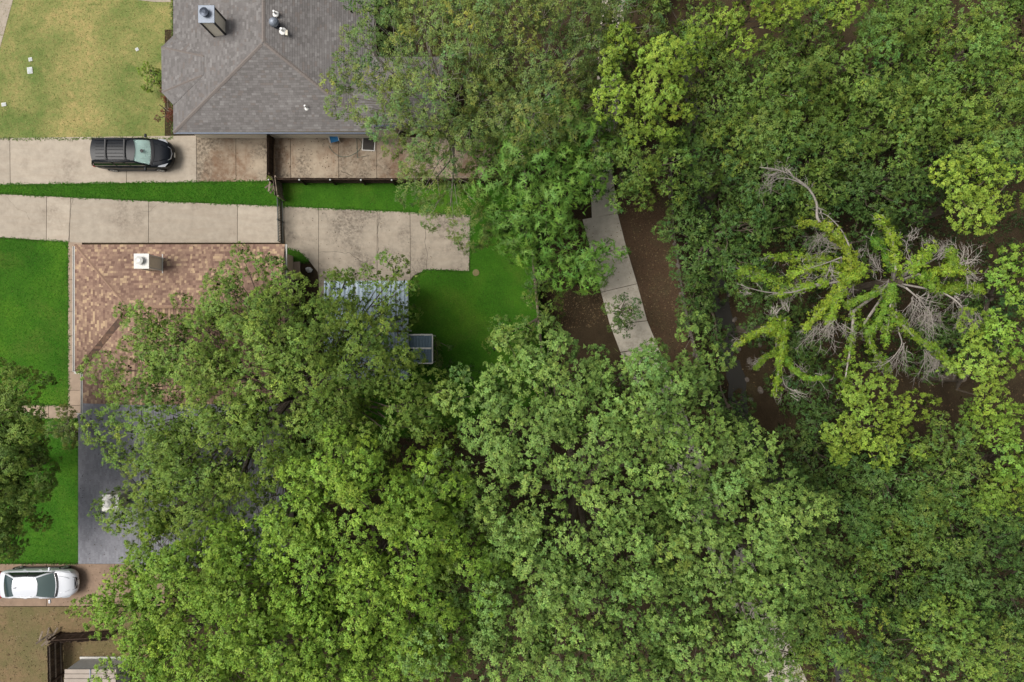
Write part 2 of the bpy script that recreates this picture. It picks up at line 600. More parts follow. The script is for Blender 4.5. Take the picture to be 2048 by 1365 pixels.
sheet('mulch_strip', PP([(1232, 300), (1338, 300), (1346, 470), (1371, 640), (1400, 760), (1450, 880), (1500, 960), (1400, 960), (1330, 800), (1290, 640), (1236, 430)]), 0.02, M['bank'])


def paving(name, outline, cuts, z, mat, label=None, thick=0.12, gap=0.012, ycuts=()):
    """slabs of concrete, cut at the joints one sees; each slab a piece of its own over a bed of joint dirt"""
    root = bpy.data.objects.new(name, None)
    link(root)
    setp(root, kind='structure')
    pts = [(p[0], p[1]) for p in outline]

    def clip(poly, a, b, c):
        out = []
        for i in range(len(poly)):
            p, q = poly[i], poly[(i + 1) % len(poly)]
            dp, dq = a * p[0] + b * p[1] - c, a * q[0] + b * q[1] - c
            if dp <= 0: out.append(p)
            if dp * dq < 0:
                t = dp / (dp - dq)
                out.append((p[0] + (q[0] - p[0]) * t, p[1] + (q[1] - p[1]) * t))
        return out
    polys = [pts]
    for (p, q) in cuts:
        d = (q - p).normalized()
        a, b_ = -d.y, d.x
        c = a * p.x + b_ * p.y
        new = []
        for po in polys:
            for s in (1, -1):
                r = clip(po, s * a, s * b_, s * c - gap)
                if len(r) >= 3:
                    ar = abs(sum(r[i][0] * r[(i + 1) % len(r)][1] - r[(i + 1) % len(r)][0] * r[i][1] for i in range(len(r)))) / 2
                    if ar > 0.05: new.append(r)
        polys = new
    bed = MB()
    bed.prism(pts, z - thick, z - 0.02, cap_bottom=False)
    bed.build('joint_bed', M['joint'], root, kind='structure')
    for po in polys:
        b = MB()
        b.prism(po, z - thick, z)
        o = b.build('slab', mat, root, kind='structure')
        bevel(o, 0.008, 1)
    return root


def cut(x0, y0, x1, y1): return (P(x0, y0), P(x1, y1))


def crack(root, pts, w=0.02, z=0.06, seg=7):
    """a crack in the concrete: a jagged narrow fissure filled with dirt"""
    b = MB()
    path = []
    for (a, c) in zip(pts, pts[1:]):
        A, C = P(*a), P(*c)
        n = max(2, int((C - A).length / 0.22))
        for k in range(n):
            p = A.lerp(C, k / n)
            path.append(p + Vector((random.gauss(0, 0.025), random.gauss(0, 0.025), 0)))
    path.append(P(*pts[-1]))
    L_, R_ = [], []
    for i, p in enumerate(path):
        d = (path[min(i + 1, len(path) - 1)] - path[max(i - 1, 0)]).normalized()
        n = Vector((-d.y, d.x, 0)) * w * random.uniform(0.3, 1.0) / 2
        L_.append((p.x + n.x, p.y + n.y, z)); R_.append((p.x - n.x, p.y - n.y, z))
    b.grid([L_, R_], flip=True)
    b.build('crack', M['crack'], root, kind='structure')


ZC = 0.05
d1 = paving('driveway', PP([(-400, 278), (0, 277), (390, 272), (534, 268), (534, 363), (0, 370), (-400, 371)]),
            [cut(20, 200, 22, 420), cut(253, 200, 254, 420), cut(393, 200, 394, 420), cut(472, 200, 473, 420), cut(-200, 200, -198, 420)], ZC, M['drive'])
for c_ in d1.children:
    if c_.name.startswith('slab') and sum(v.co.x for v in c_.data.vertices) / len(c_.data.vertices) > P(395, 300).x:
        c_.data.materials[0] = M['drive_dirty']
d2 = paving('driveway', PP([(-400, 371), (0, 389), (280, 402), (560, 413), (562, 486), (155, 486), (0, 475), (-400, 452)]),
            [cut(95, 300, 93, 560), cut(145, 300, 137, 560), cut(299, 300, 297, 560), cut(476, 300, 475, 560), cut(-100, 300, -100, 560)], ZC, M['drive'])
crack(d2, [(12, 392), (35, 418), (52, 425), (60, 440)], 0.018, ZC + 0.004)
crack(d2, [(320, 407), (300, 422), (288, 424)], 0.018, ZC + 0.004)
crack(d2, [(146, 400), (142, 430), (139, 460), (137, 484)], 0.02, ZC + 0.004)
d3 = paving('parking_apron', PP([(564, 413), (860, 427), (941, 431), (938, 543), (882, 540), (850, 541), (830, 550), (815, 566), (812, 600), (640, 600), (636, 545), (620, 524), (600, 505), (574, 498), (571, 487)]),
            [cut(638, 380, 637, 640), cut(755, 380, 754, 640), cut(820, 380, 822, 640)], ZC, M['apron'])
crack(d3, [(757, 425), (758, 445), (755, 470), (757, 500), (754, 540)], 0.03, ZC + 0.004)
crack(d3, [(854, 428), (852, 455), (850, 490), (856, 510), (852, 541)], 0.03, ZC + 0.004)
crack(d3, [(638, 504), (670, 504), (690, 507), (700, 506), (712, 518), (735, 530)], 0.03, ZC + 0.004)
crack(d3, [(820, 527), (828, 540), (833, 548)], 0.02, ZC + 0.004)
d4 = paving('patio', PP([(550, 275), (940, 275), (1000, 290), (960, 358), (550, 357)]),
            [cut(581, 200, 582, 400), cut(677, 200, 678, 400), cut(753, 200, 754, 400), cut(830, 200, 831, 400)], ZC, M['drive_dirty'])
crack(d4, [(680, 342), (705, 352)], 0.04, ZC + 0.004)
d5 = paving('walkway', PP([(137, 485), (165, 486), (166, 838), (137, 838)]),
            [cut(100, 560, 200, 560), cut(100, 624, 200, 624), cut(100, 672, 200, 672), cut(100, 711, 200, 711), cut(100, 744, 200, 744), cut(100, 781, 200, 781), cut(100, 811, 200, 811)], ZC, M['walk'])
d6 = paving('walkway', PP([(-200, 811), (136.5, 811), (136.5, 838), (-200, 838)]), [cut(98, 700, 98, 900), cut(40, 700, 40, 900), cut(-20, 700, -20, 900)], ZC, M['walk'])
d7 = paving('driveway', PP([(-400, 1128), (330, 1128), (330, 1212), (-400, 1213)]), [cut(94, 1000, 94, 1300), cut(230, 1000, 230, 1300), cut(-60, 1000, -60, 1300)], ZC, M['drive_brown'])
d8 = paving('step_slab', PP([(576, 525), (601, 524), (602, 560), (576, 562)]), [cut(500, 548, 700, 548)], ZC + 0.06, M['walk'])
d9 = paving('street', PP([(-900, -900), (50, -60), (27, 0), (0, 100), (-60, 300), (-900, 300)]), [cut(-60, 71, 60, 71)], 0.045, M['drive'])
d10 = paving('walkway', PP([(265, -200), (342, -200), (342, 5), (310, 5), (268, 0)]), [], ZC, M['drive'])

# the public path: slabs along a gentle curve, wider from the joint at y=438 on
pl = [(1200, -300), (1203, 0), (1196, 120), (1190, 240), (1180, 340), (1184, 437)]
prr = [(1250, -300), (1250, 0), (1243, 120), (1236, 240), (1224, 340), (1235, 427)]
pl2 = [(1165, 439), (1182, 505), (1202, 585), (1220, 650), (1262, 760), (1330, 930), (1420, 1110), (1500, 1290), (1570, 1450), (1700, 1750)]
pr2 = [(1235, 427), (1253, 498), (1274, 568), (1294, 642), (1337, 745), (1405, 912), (1492, 1090), (1572, 1270), (1640, 1420), (1770, 1720)]


def path_slabs(root, L_, R_, n):
    for i in range(len(L_) - 1):
        for k in range(n):
            a0, a1 = k / n + 0.006, (k + 1) / n - 0.006
            la, lb = Vector(L_[i]), Vector(L_[i + 1])
            ra, rb = Vector(R_[i]), Vector(R_[i + 1])
            q = [la.lerp(lb, a0), la.lerp(lb, a1), ra.lerp(rb, a1), ra.lerp(rb, a0)]
            b = MB()
            b.prism([P(p.x, p.y) for p in q], -0.1, ZC + 0.002 * random.random())
            bevel(b.build('slab', M['path'], root, kind='structure'), 0.008, 1)


path = bpy.data.objects.new('footpath', None)
link(path); setp(path, kind='structure')
path_slabs(path, pl, prr, 2)
path_slabs(path, pl2[:4], pr2[:4], 1)
path_slabs(path, pl2[3:], pr2[3:], 2)

# ------------------------------------------------------------------ roofs
SH_UNIT = {}


def shingle_unit(key, col):
    if key not in SH_UNIT:
        b = MB()
        vs = [(0, 0, 0.022), (1, 0, 0.022), (1, 1, 0.006), (0, 1, 0.006), (0, 0, 0), (1, 0, 0)]
        b.add(vs, [(0, 1, 2, 3), (4, 5, 1, 0), (4, 0, 3), (5, 2, 1)], 0, col)
        SH_UNIT[key] = b.mesh('shingle', M['shingle'])
    return SH_UNIT[key]


def clip2(poly, conv):
    out = poly
    n = len(conv)
    for i in range(n):
        ax, ay = conv[i]; bx, by = conv[(i + 1) % n]
        nx, ny = -(by - ay), bx - ax
        inp, out = out, []
        for j in range(len(inp)):
            p, q = inp[j], inp[(j + 1) % len(inp)]
            dp = (p[0] - ax) * nx + (p[1] - ay) * ny
            dq = (q[0] - ax) * nx + (q[1] - ay) * ny
            if dp >= 0: out.append(p)
            if dp * dq < 0:
                t = dp / (dp - dq)
                out.append((p[0] + (q[0] - p[0]) * t, p[1] + (q[1] - p[1]) * t))
        if len(out) < 3: return []
    return out


def roof_plane(roof, field, pts, pal, key, singles, course=0.142, wmin=0.14, wmax=0.32, view=None):
    """one slope of shingles; pts[0]->pts[1] runs along the eave. Clipped ones and the remainder go into FIELD"""
    pts = [Vector(p) for p in pts]
    u = (pts[1] - pts[0]).normalized()
    nrm = (pts[1] - pts[0]).cross(pts[2] - pts[0]).normalized()
    if nrm.z < 0: nrm = -nrm
    v = nrm.cross(u)
    o = pts[0]
    if (pts[2] - o).dot(v) < 0:
        u = -u; v = -v
    conv = [((p - o).dot(u), (p - o).dot(v)) for p in pts]
    ar = sum(conv[i][0] * conv[(i + 1) % len(conv)][1] - conv[(i + 1) % len(conv)][0] * conv[i][1] for i in range(len(conv)))
    if ar < 0: conv = conv[::-1]
    umin, umax = min(c[0] for c in conv), max(c[0] for c in conv)
    vmin, vmax = min(c[1] for c in conv), max(c[1] for c in conv)
    deck = MB()
    deck.add([o + u * a + v * b - nrm * 0.012 for a, b in conv] + [o + u * a + v * b - nrm * 0.12 for a, b in conv],
             [tuple(range(len(conv))), tuple(range(2 * len(conv) - 1, len(conv) - 1, -1))] + [(i, i + len(conv), (i + 1) % len(conv) + len(conv), (i + 1) % len(conv)) for i in range(len(conv))])
    roof.add(deck.v, deck.f)
    rot = Matrix((u, v, nrm)).transposed()
    y = vmin
    r = random.Random(key)
    while y < vmax:
        x = umin - r.random() * wmax
        while x < umax:
            w = r.uniform(wmin, wmax)
            k = r.choices(range(len(pal)), [p[1] for p in pal])[0]
            rect = [(x, y), (x + w - 0.004, y), (x + w - 0.004, y + course * 0.95), (x, y + course * 0.95)]
            poly = clip2(rect, conv)
            if len(poly) >= 3:
                full = len(poly) == 4 and abs(poly[0][0] - rect[0][0]) < 1e-6 and all(abs(a[0] - b[0]) < 1e-6 and abs(a[1] - b[1]) < 1e-6 for a, b in zip(poly, rect))
                if full:
                    singles.append((w * (0.9 + 0.2 * r.random()), key_of(pal, k), pal[k][0], o + u * x + v * y, rot, w - 0.004, course * 0.95))
                else:
                    c = pal[k][0]
                    n = len(poly)
                    top = [o + u * a + v * b + nrm * (0.022 - 0.016 * (b - y) / (course * 0.95)) for a, b in poly]
                    bot = [o + u * a + v * b for a, b in poly]
                    field.add(top + bot, [tuple(range(n))] + [(i, i + n, (i + 1) % n + n, (i + 1) % n) for i in range(n)], 0, c)
            x += w
        y += course


def key_of(pal, k): return (id(pal), k)


def finish_roof(roof_mb, field, singles, house, n_single=290, in_view=None):
    roof = roof_mb.build('roof', M['deck'], house)
    vis = [s for s in singles if in_view is None or in_view(s[3])]
    vis.sort(key=lambda s: -s[0])
    chosen = set(id(s) for s in vis[:n_single])
    for s in singles:
        w, key, col, p, rot, sx, sy = s
        me = shingle_unit(key, col)
        Mx = Matrix.Translation(p) @ (rot @ Matrix.Diagonal((sx, sy, 1))).to_4x4()
        if id(s) in chosen:
            ob = bpy.data.objects.new('shingle', me)
            ob.matrix_world = Mx
            link(ob, roof)
        else:
            field.add([Mx @ v.co for v in me.vertices], [tuple(q.vertices) for q in me.polygons], 0, col)
    field.build('shingle_field', M['shingle'], roof, kind='stuff')
    return roof


def ridge_caps(roof, a, b, col, w=0.15, step=0.2):
    a, b = Vector(a), Vector(b)
    d = b - a
    n = max(1, int(d.length / step))
    d.normalize()
    side = d.cross(Vector((0, 0, 1))).normalized()
    up = side.cross(d)
    mb = MB()
    L_ = d.length * step * 1.12
    vs = [side * -w - up * 0.05, up * 0.012 - side * 0.0, side * w - up * 0.05]
    vs2 = [v + d * step * 1.12 - up * 0.012 for v in vs]
    mb.add([v + up * 0.045 for v in vs] + [v + up * 0.045 for v in vs2], [(0, 1, 4, 3), (1, 2, 5, 4)], 0, col)
    me = mb.mesh('ridge_cap', M['shingle'])
    for i in range(n):
        o = bpy.data.objects.new('ridge_cap', me)
        o.location = a + d * step * i
        link(o, roof)


def in_frame(p):
    s = F / (H - p.z)
    return abs(p.x * s) < 1020 and abs(p.y * s) < 680


# --- grey-roofed house, top
GREY = [((0.160, 0.149, 0.144), 4), ((0.173, 0.162, 0.157), 4), ((0.190, 0.179, 0.173), 3), ((0.143, 0.133, 0.128), 3), ((0.215, 0.204, 0.198), 1.0), ((0.163, 0.144, 0.134), 1.2)]
house1 = thing('house', 'house with a weathered grey shingle hip roof beside the black parked SUV', 'house', P(540, 100))
house1.location = (0, 0, 0)
ZE, ZR = 2.7, 4.9
A = P(527, 85, ZR); R2 = Vector((A.x, 34, ZR))
C1 = P(347, 265, ZE); C2 = P(748, 262, ZE)
rm, fld, sg = MB(), MB(), []
NW_, NE_ = Vector((C1.x, 34, ZE)), Vector((C2.x, 34, ZE))
roof_plane(rm, fld, [NW_, C1, A, R2], GREY, 11, sg)
roof_plane(rm, fld, [C1, C2, A], GREY, 12, sg)
roof_plane(rm, fld, [C2, NE_, R2, A], GREY, 13, sg)
sl = (ZR - ZE) / (A.x - C1.x)


def on_plane(px, py):
    z = ZE + 0.5
    for _ in range(12):
        p = P(px, py, z)
        z = ZE + sl * (p.x - C1.x)
    return P(px, py, z + 0.02)


U1, U2 = on_plane(408, 113), on_plane(408, 150)
B1, B2 = P(323, 95, ZE), P(324, 185, ZE)
J1, J2 = P(342, 72, ZE), P(347, 211, ZE)
J1.x = J2.x = C1.x + 0.02
J1.z = J2.z = ZE + 0.03
roof_plane(rm, fld, [B1, B2, U2, U1], GREY, 14, sg)
roof_plane(rm, fld, [J1, B1, U1], GREY, 15, sg)
roof_plane(rm, fld, [B2, J2, U2], GREY, 16, sg)
# east wing, under the tree
W1, W2 = P(700, 250, ZE), P(888, 250, ZE)
wy = W1.y + 2.1
W1.x = C2.x - 1.2
roof_plane(rm, fld, [W1, W2, Vector((W2.x - 0.0, wy, ZE + 1.0)), Vector((W1.x, wy, ZE + 1.0))], GREY, 17, sg)
roof_plane(rm, fld, [Vector((W2.x, wy + 2.1, ZE)), Vector((W1.x, wy + 2.1, ZE)), Vector((W1.x, wy, ZE + 1.0)), Vector((W2.x, wy, ZE + 1.0))], GREY, 18, sg)
roof1 = finish_roof(rm, fld, sg, house1, 290, in_frame)
CAPC = (0.190, 0.165, 0.150)
for a_, b_ in ((C1, A), (C2, A), (A, Vector((A.x, 22, ZR)))):
    ridge_caps(roof1, a_, b_, CAPC, 0.11)
for a_, b_ in ((B1, U1), (B2, U2)):
    ridge_caps(roof1, a_, b_, CAPC, 0.09)
b = MB()
o_ = 0.42
b.prism([(C1.x + o_, 33), (C1.x + o_, J1.y - 0.3), (B1.x + o_, B1.y - 0.15), (B2.x + o_, B2.y + 0.15), (C1.x + o_, J2.y + 0.3), (C1.x + o_, C1.y + o_), (C2.x - o_, C1.y + o_), (C2.x - o_, 33)], 0, ZE - 0.13)
b.prism([(C2.x - o_ + 0.01, W1.y + o_), (W2.x - o_, W1.y + o_), (W2.x - o_, wy + 1.7), (C2.x - o_ + 0.01, wy + 1.7)], 0, ZE - 0.13)
b.build('wall', M['cream'], house1)
b = MB()
b.box(((C1.x + C2.x) / 2, C1.y - 0.05, ZE - 0.05), (C2.x - C1.x, 0.1, 0.11))
b.build('gutter', M['darkmetal'], house1)
b = MB()
b.box(((W1.x + W2.x) / 2 + 0.6, W1.y - 0.06, ZE - 0.05), (W2.x - W1.x - 1.2, 0.1, 0.11))
b.build('gutter', M['darkmetal'], house1)


def chimney(house, c, sx, sy, z0, z1, mats, capmat, flue=0.16, trimmat=None, batt=None):
    ch = bpy.data.objects.new('chimney', None)
    link(ch, house)
    b = MB()
    b.box((c.x, c.y, (z0 + z1) / 2), (sx, sy, z1 - z0))
    b.build('chimney_stack', mats, ch)
    b = MB()
    for ix in (-1, 1):
        for iy in (-1, 1):
            b.box((c.x + ix * (sx / 2), c.y + iy * (sy / 2), (z0 + z1) / 2 - 0.004), (0.09, 0.09, z1 - z0))
    b.build('corner_board', trimmat, ch)
    b = MB()
    b.box((c.x, c.y, z1 + 0.035), (sx + 0.16, sy + 0.16, 0.07))
    bevel(b.build('chimney_cap', capmat, ch), 0.015)
    b = MB()
    b.lathe([(flue * 0.8, 0), (flue * 0.8, 0.14), (flue * 1.25, 0.15), (flue * 1.3, 0.24), (flue * 0.5, 0.28)], (c.x - 0.03, c.y + 0.02, z1 + 0.07), 18)
    b.build('flue', M['darkmetal'] if capmat is M['greymetal'] else M['cap_grey'], ch, smooth=False)
    b = MB()
    b.box((c.x + sx / 2 + 0.05, c.y, z0 + 0.35), (0.05, sy + 0.5, 0.04))
    b.build('flashing', M['white'], ch)


cz = 5.65
cc = (P(400, 15, cz) + P(427, 44, cz)) / 2
chimney(house1, cc, 0.78, 0.86, 3.6, cz, M['cream'], M['greymetal'], 0.2, M['trim'])


def vent_pipe(house, px, py, z, r=0.05, h=0.4, name='vent_pipe'):
    p = P(px, py, z)
    b = MB()
    b.lathe([(r * 3.2, -0.05), (r * 2.6, 0.0), (r * 1.4, 0.04), (r, 0.1), (r, h), (r * 0.7, h)], (p.x, p.y, z), 14)
    b.build(name, M['plastic_white'], house, smooth=False)


# turbine vent: a finned ball on a collar
tp = P(552, 50, 4.75)
b = MB()
b.lathe([(0.2, -0.2), (0.2, 0.1), (0.24, 0.12), (0.24, 0.16)], tp, 20)
b.build('vent_collar', M['darkmetal'], house1)
b = MB()
for k in range(18):
    t0 = 2 * PI * k / 18
    rows = []
    for j in range(7):
        a = -0.9 + 2.35 * j / 6
        r_, z_ = 0.3 * math.cos(a), 0.36 + 0.24 * math.sin(a)
        rows.append([tp + Vector((r_ * math.cos(t0), r_ * math.sin(t0), z_)), tp + Vector((r_ * 0.9 * math.cos(t0 + 0.32), r_ * 0.9 * math.sin(t0 + 0.32), z_))])
    b.grid(rows)
b.lathe([(0.12, 0.57), (0.1, 0.6), (0.03, 0.62)], tp, 14)
b.build('turbine_vent', M['greymetal'], house1)
vent_pipe(house1, 551, 28, 4.85, 0.06, 0.35)
vent_pipe(house1, 565, 62, 4.75, 0.07, 0.3)
b = MB()
q = P(574, 67, 4.65)
b.box((q.x, q.y, q.z + 0.05), (0.13, 0.3, 0.12))
b.build('vent_box', M['cream'], house1)
vent_pipe(house1, 613, 216, 3.3, 0.05, 0.4)

# --- brown and grey shingled duplex, left
TAN = [((0.235, 0.150, 0.112), 4), ((0.275, 0.180, 0.130), 4), ((0.34, 0.235, 0.158), 2.2), ((0.200, 0.124, 0.094), 3), ((0.42, 0.30, 0.19), 1.3), ((0.170, 0.102, 0.080), 1.5)]
SLATE = [((0.192, 0.193, 0.213), 4), ((0.206, 0.207, 0.228), 4), ((0.222, 0.223, 0.244), 3), ((0.178, 0.179, 0.198), 2)]
house2 = thing('house', 'duplex with brown shingles on one half and slate grey on the other', 'house')
ZE2 = 2.6
NW = P(150, 490, ZE2); SW = P(150, 742, ZE2); NE = P(570, 489, ZE2)
hd = (NW.y - SW.y) / 2
ZR2 = ZE2 + hd * 0.3
ym = (NW.y + SW.y) / 2
AP = Vector((NW.x + hd, ym, ZR2)); RE = Vector((NE.x, ym, ZR2))
xw = P(166, 742, ZE2).x
yS = P(166, 808, ZE2 + 0.3).y
K = P(157, 831, ZE2)
yEnd = P(157, 1128, ZE2).y
VT = Vector((xw + hd, ym, ZR2))
rm, fld, sg = MB(), MB(), []
roof_plane(rm, fld, [NE, NW, AP, RE], TAN, 21, sg, course=0.16, wmin=0.11, wmax=0.25)
roof_plane(rm, fld, [NW, SW, AP], TAN, 22, sg, course=0.16, wmin=0.11, wmax=0.25)
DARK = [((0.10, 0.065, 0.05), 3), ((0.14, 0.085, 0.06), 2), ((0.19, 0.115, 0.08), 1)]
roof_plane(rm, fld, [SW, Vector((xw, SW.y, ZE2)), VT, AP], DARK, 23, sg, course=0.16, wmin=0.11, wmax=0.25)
roof_plane(rm, fld, [Vector((xw, SW.y, ZE2)), Vector((xw, yS, ZE2)), Vector((xw + hd, yS, ZR2)), VT], TAN, 24, sg, course=0.16, wmin=0.11, wmax=0.25)
# east sides (under the trees)
xe = NE.x
roof_plane(rm, fld, [Vector((xe, yS, ZE2)), Vector((xe, ym, ZE2)), Vector((xw + hd + 0.0, ym, ZR2 - 0.02)), Vector((xw + hd, yS, ZR2 - 0.02))], TAN, 25, sg, course=0.16, wmin=0.11, wmax=0.25)
# grey half
d_ = 4.3
zk = ZE2 + d_ * 0.3
roof_plane(rm, fld, [Vector((xw, yS, ZE2)), Vector((xw, K.y, ZE2)), Vector((xw + d_, K.y - d_, zk)), Vector((xw + d_, yS, zk))], SLATE, 26, sg)
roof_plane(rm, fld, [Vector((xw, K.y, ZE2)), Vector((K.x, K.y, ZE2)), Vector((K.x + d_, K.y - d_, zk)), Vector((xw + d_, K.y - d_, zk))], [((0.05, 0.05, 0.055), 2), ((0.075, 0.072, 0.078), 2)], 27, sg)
roof_plane(rm, fld, [Vector((K.x, K.y, ZE2)), Vector((K.x, yEnd, ZE2)), Vector((K.x + d_, P(0, 1128, zk).y, zk)), Vector((K.x + d_, K.y - d_, zk))], SLATE, 28, sg)
roof_plane(rm, fld, [Vector((xe, yEnd, ZE2)), Vector((xe, yS, ZE2)), Vector((K.x + d_, yS, zk)), Vector((K.x + d_, yEnd, zk))], SLATE, 29, sg)
roof2 = finish_roof(rm, fld, sg, house2, 290, lambda p: in_frame(p) and p.x < P(360, 0).x or p.y > P(0, 560).y and in_frame(p))
ridge_caps(roof2, NW, AP, (0.27, 0.175, 0.125), 0.1)
ridge_caps(roof2, AP, RE, (0.31, 0.20, 0.14), 0.1)
ridge_caps(roof2, Vector((K.x, K.y, ZE2)), Vector((K.x + d_, K.y - d_, zk)), (0.15, 0.145, 0.155))
b = MB()
b.prism([(NW.x + .4, NW.y - .4), (NE.x - .3, NW.y - .4), (xe - .3, yEnd + .3), (K.x + .4, yEnd + .3), (K.x + .4, K.y - .4), (xw + .4, K.y - .4), (xw + .4, SW.y + .4), (NW.x + .4, SW.y + .4)], 0, ZE2 - 0.13)
b.build('wall', M['brick'], house2)


def gutter(parent, pts, mat, w=0.11):
    for a, c in zip(pts, pts[1:]):
        a, c = Vector(a), Vector(c)
        b = MB()
        d = (c - a); ln = d.length; ang = math.atan2(d.y, d.x)
        m = (a + c) / 2
        Rz = Matrix.Rotation(ang, 3, 'Z')
        for off, s in (((0, -w / 2, 0), (ln, 0.014, 0.1)), ((0, w / 2, 0), (ln, 0.03, 0.11)), ((0, 0, -0.045), (ln - 0.01, w, 0.012))):
            b.box(m + Rz @ Vector(off), s, 0, rot=Rz)
        b.build('gutter', mat, parent)


g = 0.07
zg = ZE2 - 0.01
gutter(house2, [(NW.x - g, NW.y - 0.1, zg), (NW.x - g, SW.y - g, zg)], M['white'])
gutter(house2, [(NW.x - g, SW.y - g - 0.05, zg - .002), (xw - g, SW.y - g - 0.05, zg - .002)], M['white'])
gutter(house2, [(xw - g, SW.y - g - 0.1, zg), (xw - g, K.y + 0.1, zg)], M['white'])
gutter(house2, [(K.x - 0.1, K.y + 0.06, zg + .003), (xw - 0.03, K.y + 0.06, zg + .003)], M['white'])
gutter(house2, [(NE.x + g, NE.y, zg), (NE.x + g, NE.y - 3.0, zg)], M['white'], 0.08)
b = MB()
b.box((NE.x + 0.02, NE.y - 4.0, ZE2 - 0.1), (0.03, 8, 0.18))
b.build('fascia', M['trim'], house2)
cz = 4.7
cc = (P(271, 510, cz) + P(297, 536, cz)) / 2
chimney(house2, cc, 0.74, 0.74, 2.8, cz, M['cream'], M['white'], 0.19, M['white'])
cz = 4.9
cc = (P(206, 990, cz) + P(238, 1022, cz)) / 2
chimney(house2, cc, 0.84, 0.84, 2.9, cz, M['cream'], M['white'], 0.19, M['white'])

# --- metal patio cover with ribs, and the small awning beside it
pc = thing('patio_cover', 'blue grey ribbed metal patio roof with rust streaks beside the parking apron', 'patio roof')
zp = 2.55
x0, x1 = P(648, 0, zp).x, P(815, 0, zp).x
y1, y0 = P(0, 562, zp).y, P(0, 760, zp).y
b = MB()
npan = 18
pw = (x1 - x0) / npan
for i in range(npan):
    b = MB()
    prof = [(0, 0), (0.04, 0), (0.06, 0.045), (0.1, 0.045), (0.12, 0), (pw * 0.5 - 0.02, 0), (pw * 0.5, 0.02), (pw * 0.5 + 0.03, 0.02), (pw * 0.5 + 0.05, 0), (pw - 0.004, 0)]
    rows = [[(x0 + i * pw + a, y, zp + h + (0.12 if y == y0 else 0)) for a, h in prof] for y in (y1, y0)]
    b.grid(rows, flip=True)
    b.build('roof_panel', M['metalroof'], pc)
b = MB()
b.box(((x0 + x1) / 2, P(0, 663, zp).y, zp + 0.115), (x1 - x0, 0.09, 0.02))
b.build('seam_strip', M['fence_dark'], pc)
b = MB()
b.box((x1 + 0.03, (y0 + y1) / 2, zp + 0.02), (0.05, y1 - y0, 0.16))
b.build('edge_trim', M['greymetal'], pc)
for yy in (y1 - 0.2, (y0 + y1) / 2, y0 + 0.2):
    for xx in (x0 + 0.2, x1 - 0.15):
        b = MB(); b.box((xx, yy, zp / 2 - 0.03), (0.1, 0.1, zp - 0.06)); b.build('post', M['white'], pc)
aw = thing('awning', 'small blue awning in a white frame beside the rusty metal patio roof', 'awning')
za = 2.2
ax0, ax1 = P(817, 0, za).x, P(865, 0, za).x
ay1, aym, ay0 = P(0, 670, za).y, P(0, 697, za).y, P(0, 727, za).y
for (ya, yb) in ((ay1, aym), (aym, ay0)):
    b = MB()
    n = 8
    w = (ax1 - ax0) / n
    row = []
    for i in range(n):
        row += [(ax0 + i * w, 0), (ax0 + i * w + 0.05, 0.0), (ax0 + i * w + 0.07, 0.03), (ax0 + i * w + 0.1, 0.03), (ax0 + i * w + 0.12, 0)]
    row.append((ax1, 0))
    b.grid([[(x, y, za + h) for x, h in row] for y in (ya - 0.04, yb + 0.04)], flip=True)
    b.build('awning_panel', M['awning'], aw)
for (c, s) in ((((ax0 + ax1) / 2, ay1, za), (ax1 - ax0, 0.09, 0.08)), (((ax0 + ax1) / 2, aym, za), (ax1 - ax0 - .14, 0.11, 0.09)), (((ax0 + ax1) / 2, ay0, za), (ax1 - ax0, 0.07, 0.08)),
               ((ax1, (ay0 + ay1) / 2, za - .002), (0.07, ay1 - ay0, 0.08)), ((ax0, (ay0 + ay1) / 2, za - .002), (0.05, ay1 - ay0, 0.08))):
    b = MB(); b.box(c, s); b.build('frame_bar', M['white'], aw)
for yy in (ay1 - 0.05, ay0 + 0.05):
    b = MB(); b.box((ax1 - 0.06, yy, za / 2 - 0.02), (0.06, 0.06, za - 0.04)); b.build('post', M['white'], aw)


# ------------------------------------------------------------------ fences, gate, shed
def board_fence(label, a, c, h, mat, bw=0.14, gap=0.012, posts=2.2, rail_side=1, capmat=None, group=None, jag=0.03, lean=0.0, rails=2, railmat=None):
    a, c = Vector((a.x, a.y, 0)), Vector((c.x, c.y, 0))
    d = c - a
    L_ = d.length
    ang = math.atan2(d.y, d.x)
    root = thing('board_fence', label, 'fence', a, ang, group)
    b = MB(); b.box((0, 0, 0), (bw, 0.02, h)); me = b.mesh('board', mat)
    n = int(L_ / (bw + gap))
    for i in range(min(n, 290)):
        o = bpy.data.objects.new('board', me)
        o.location = ((i + 0.5) * (bw + gap), random.uniform(-.004, .004), h / 2 + 0.04)
        o.rotation_euler = (lean + random.gauss(0, 0.01), 0, random.gauss(0, 0.03))
        o.scale = (1, 1, 1 + random.uniform(-jag, jag))
        link(o, root)
    for k in range(rails):
        b = MB(); b.box((L_ / 2, rail_side * 0.045, 0.3 + k * (h - 0.42) / max(1, rails - 1)), (L_, 0.045, 0.09))
        b.build('rail', railmat or mat, root)
    m = max(2, int(L_ / posts) + 1)
    for i in range(m):
        p = bpy.data.objects.new('post', None)
        b = MB(); b.box((L_ * i / (m - 1), rail_side * 0.12, h / 2 + 0.03), (0.09, 0.09, h + 0.06))
        po = b.build('post', mat, root)
        if capmat is not None:
            b = MB(); b.lathe([(0.055, h + 0.06), (0.06, h + 0.09), (0.02, h + 0.12)], (L_ * i / (m - 1), rail_side * 0.12, 0), 10)
            b.build('post_cap', capmat, po)
    return root


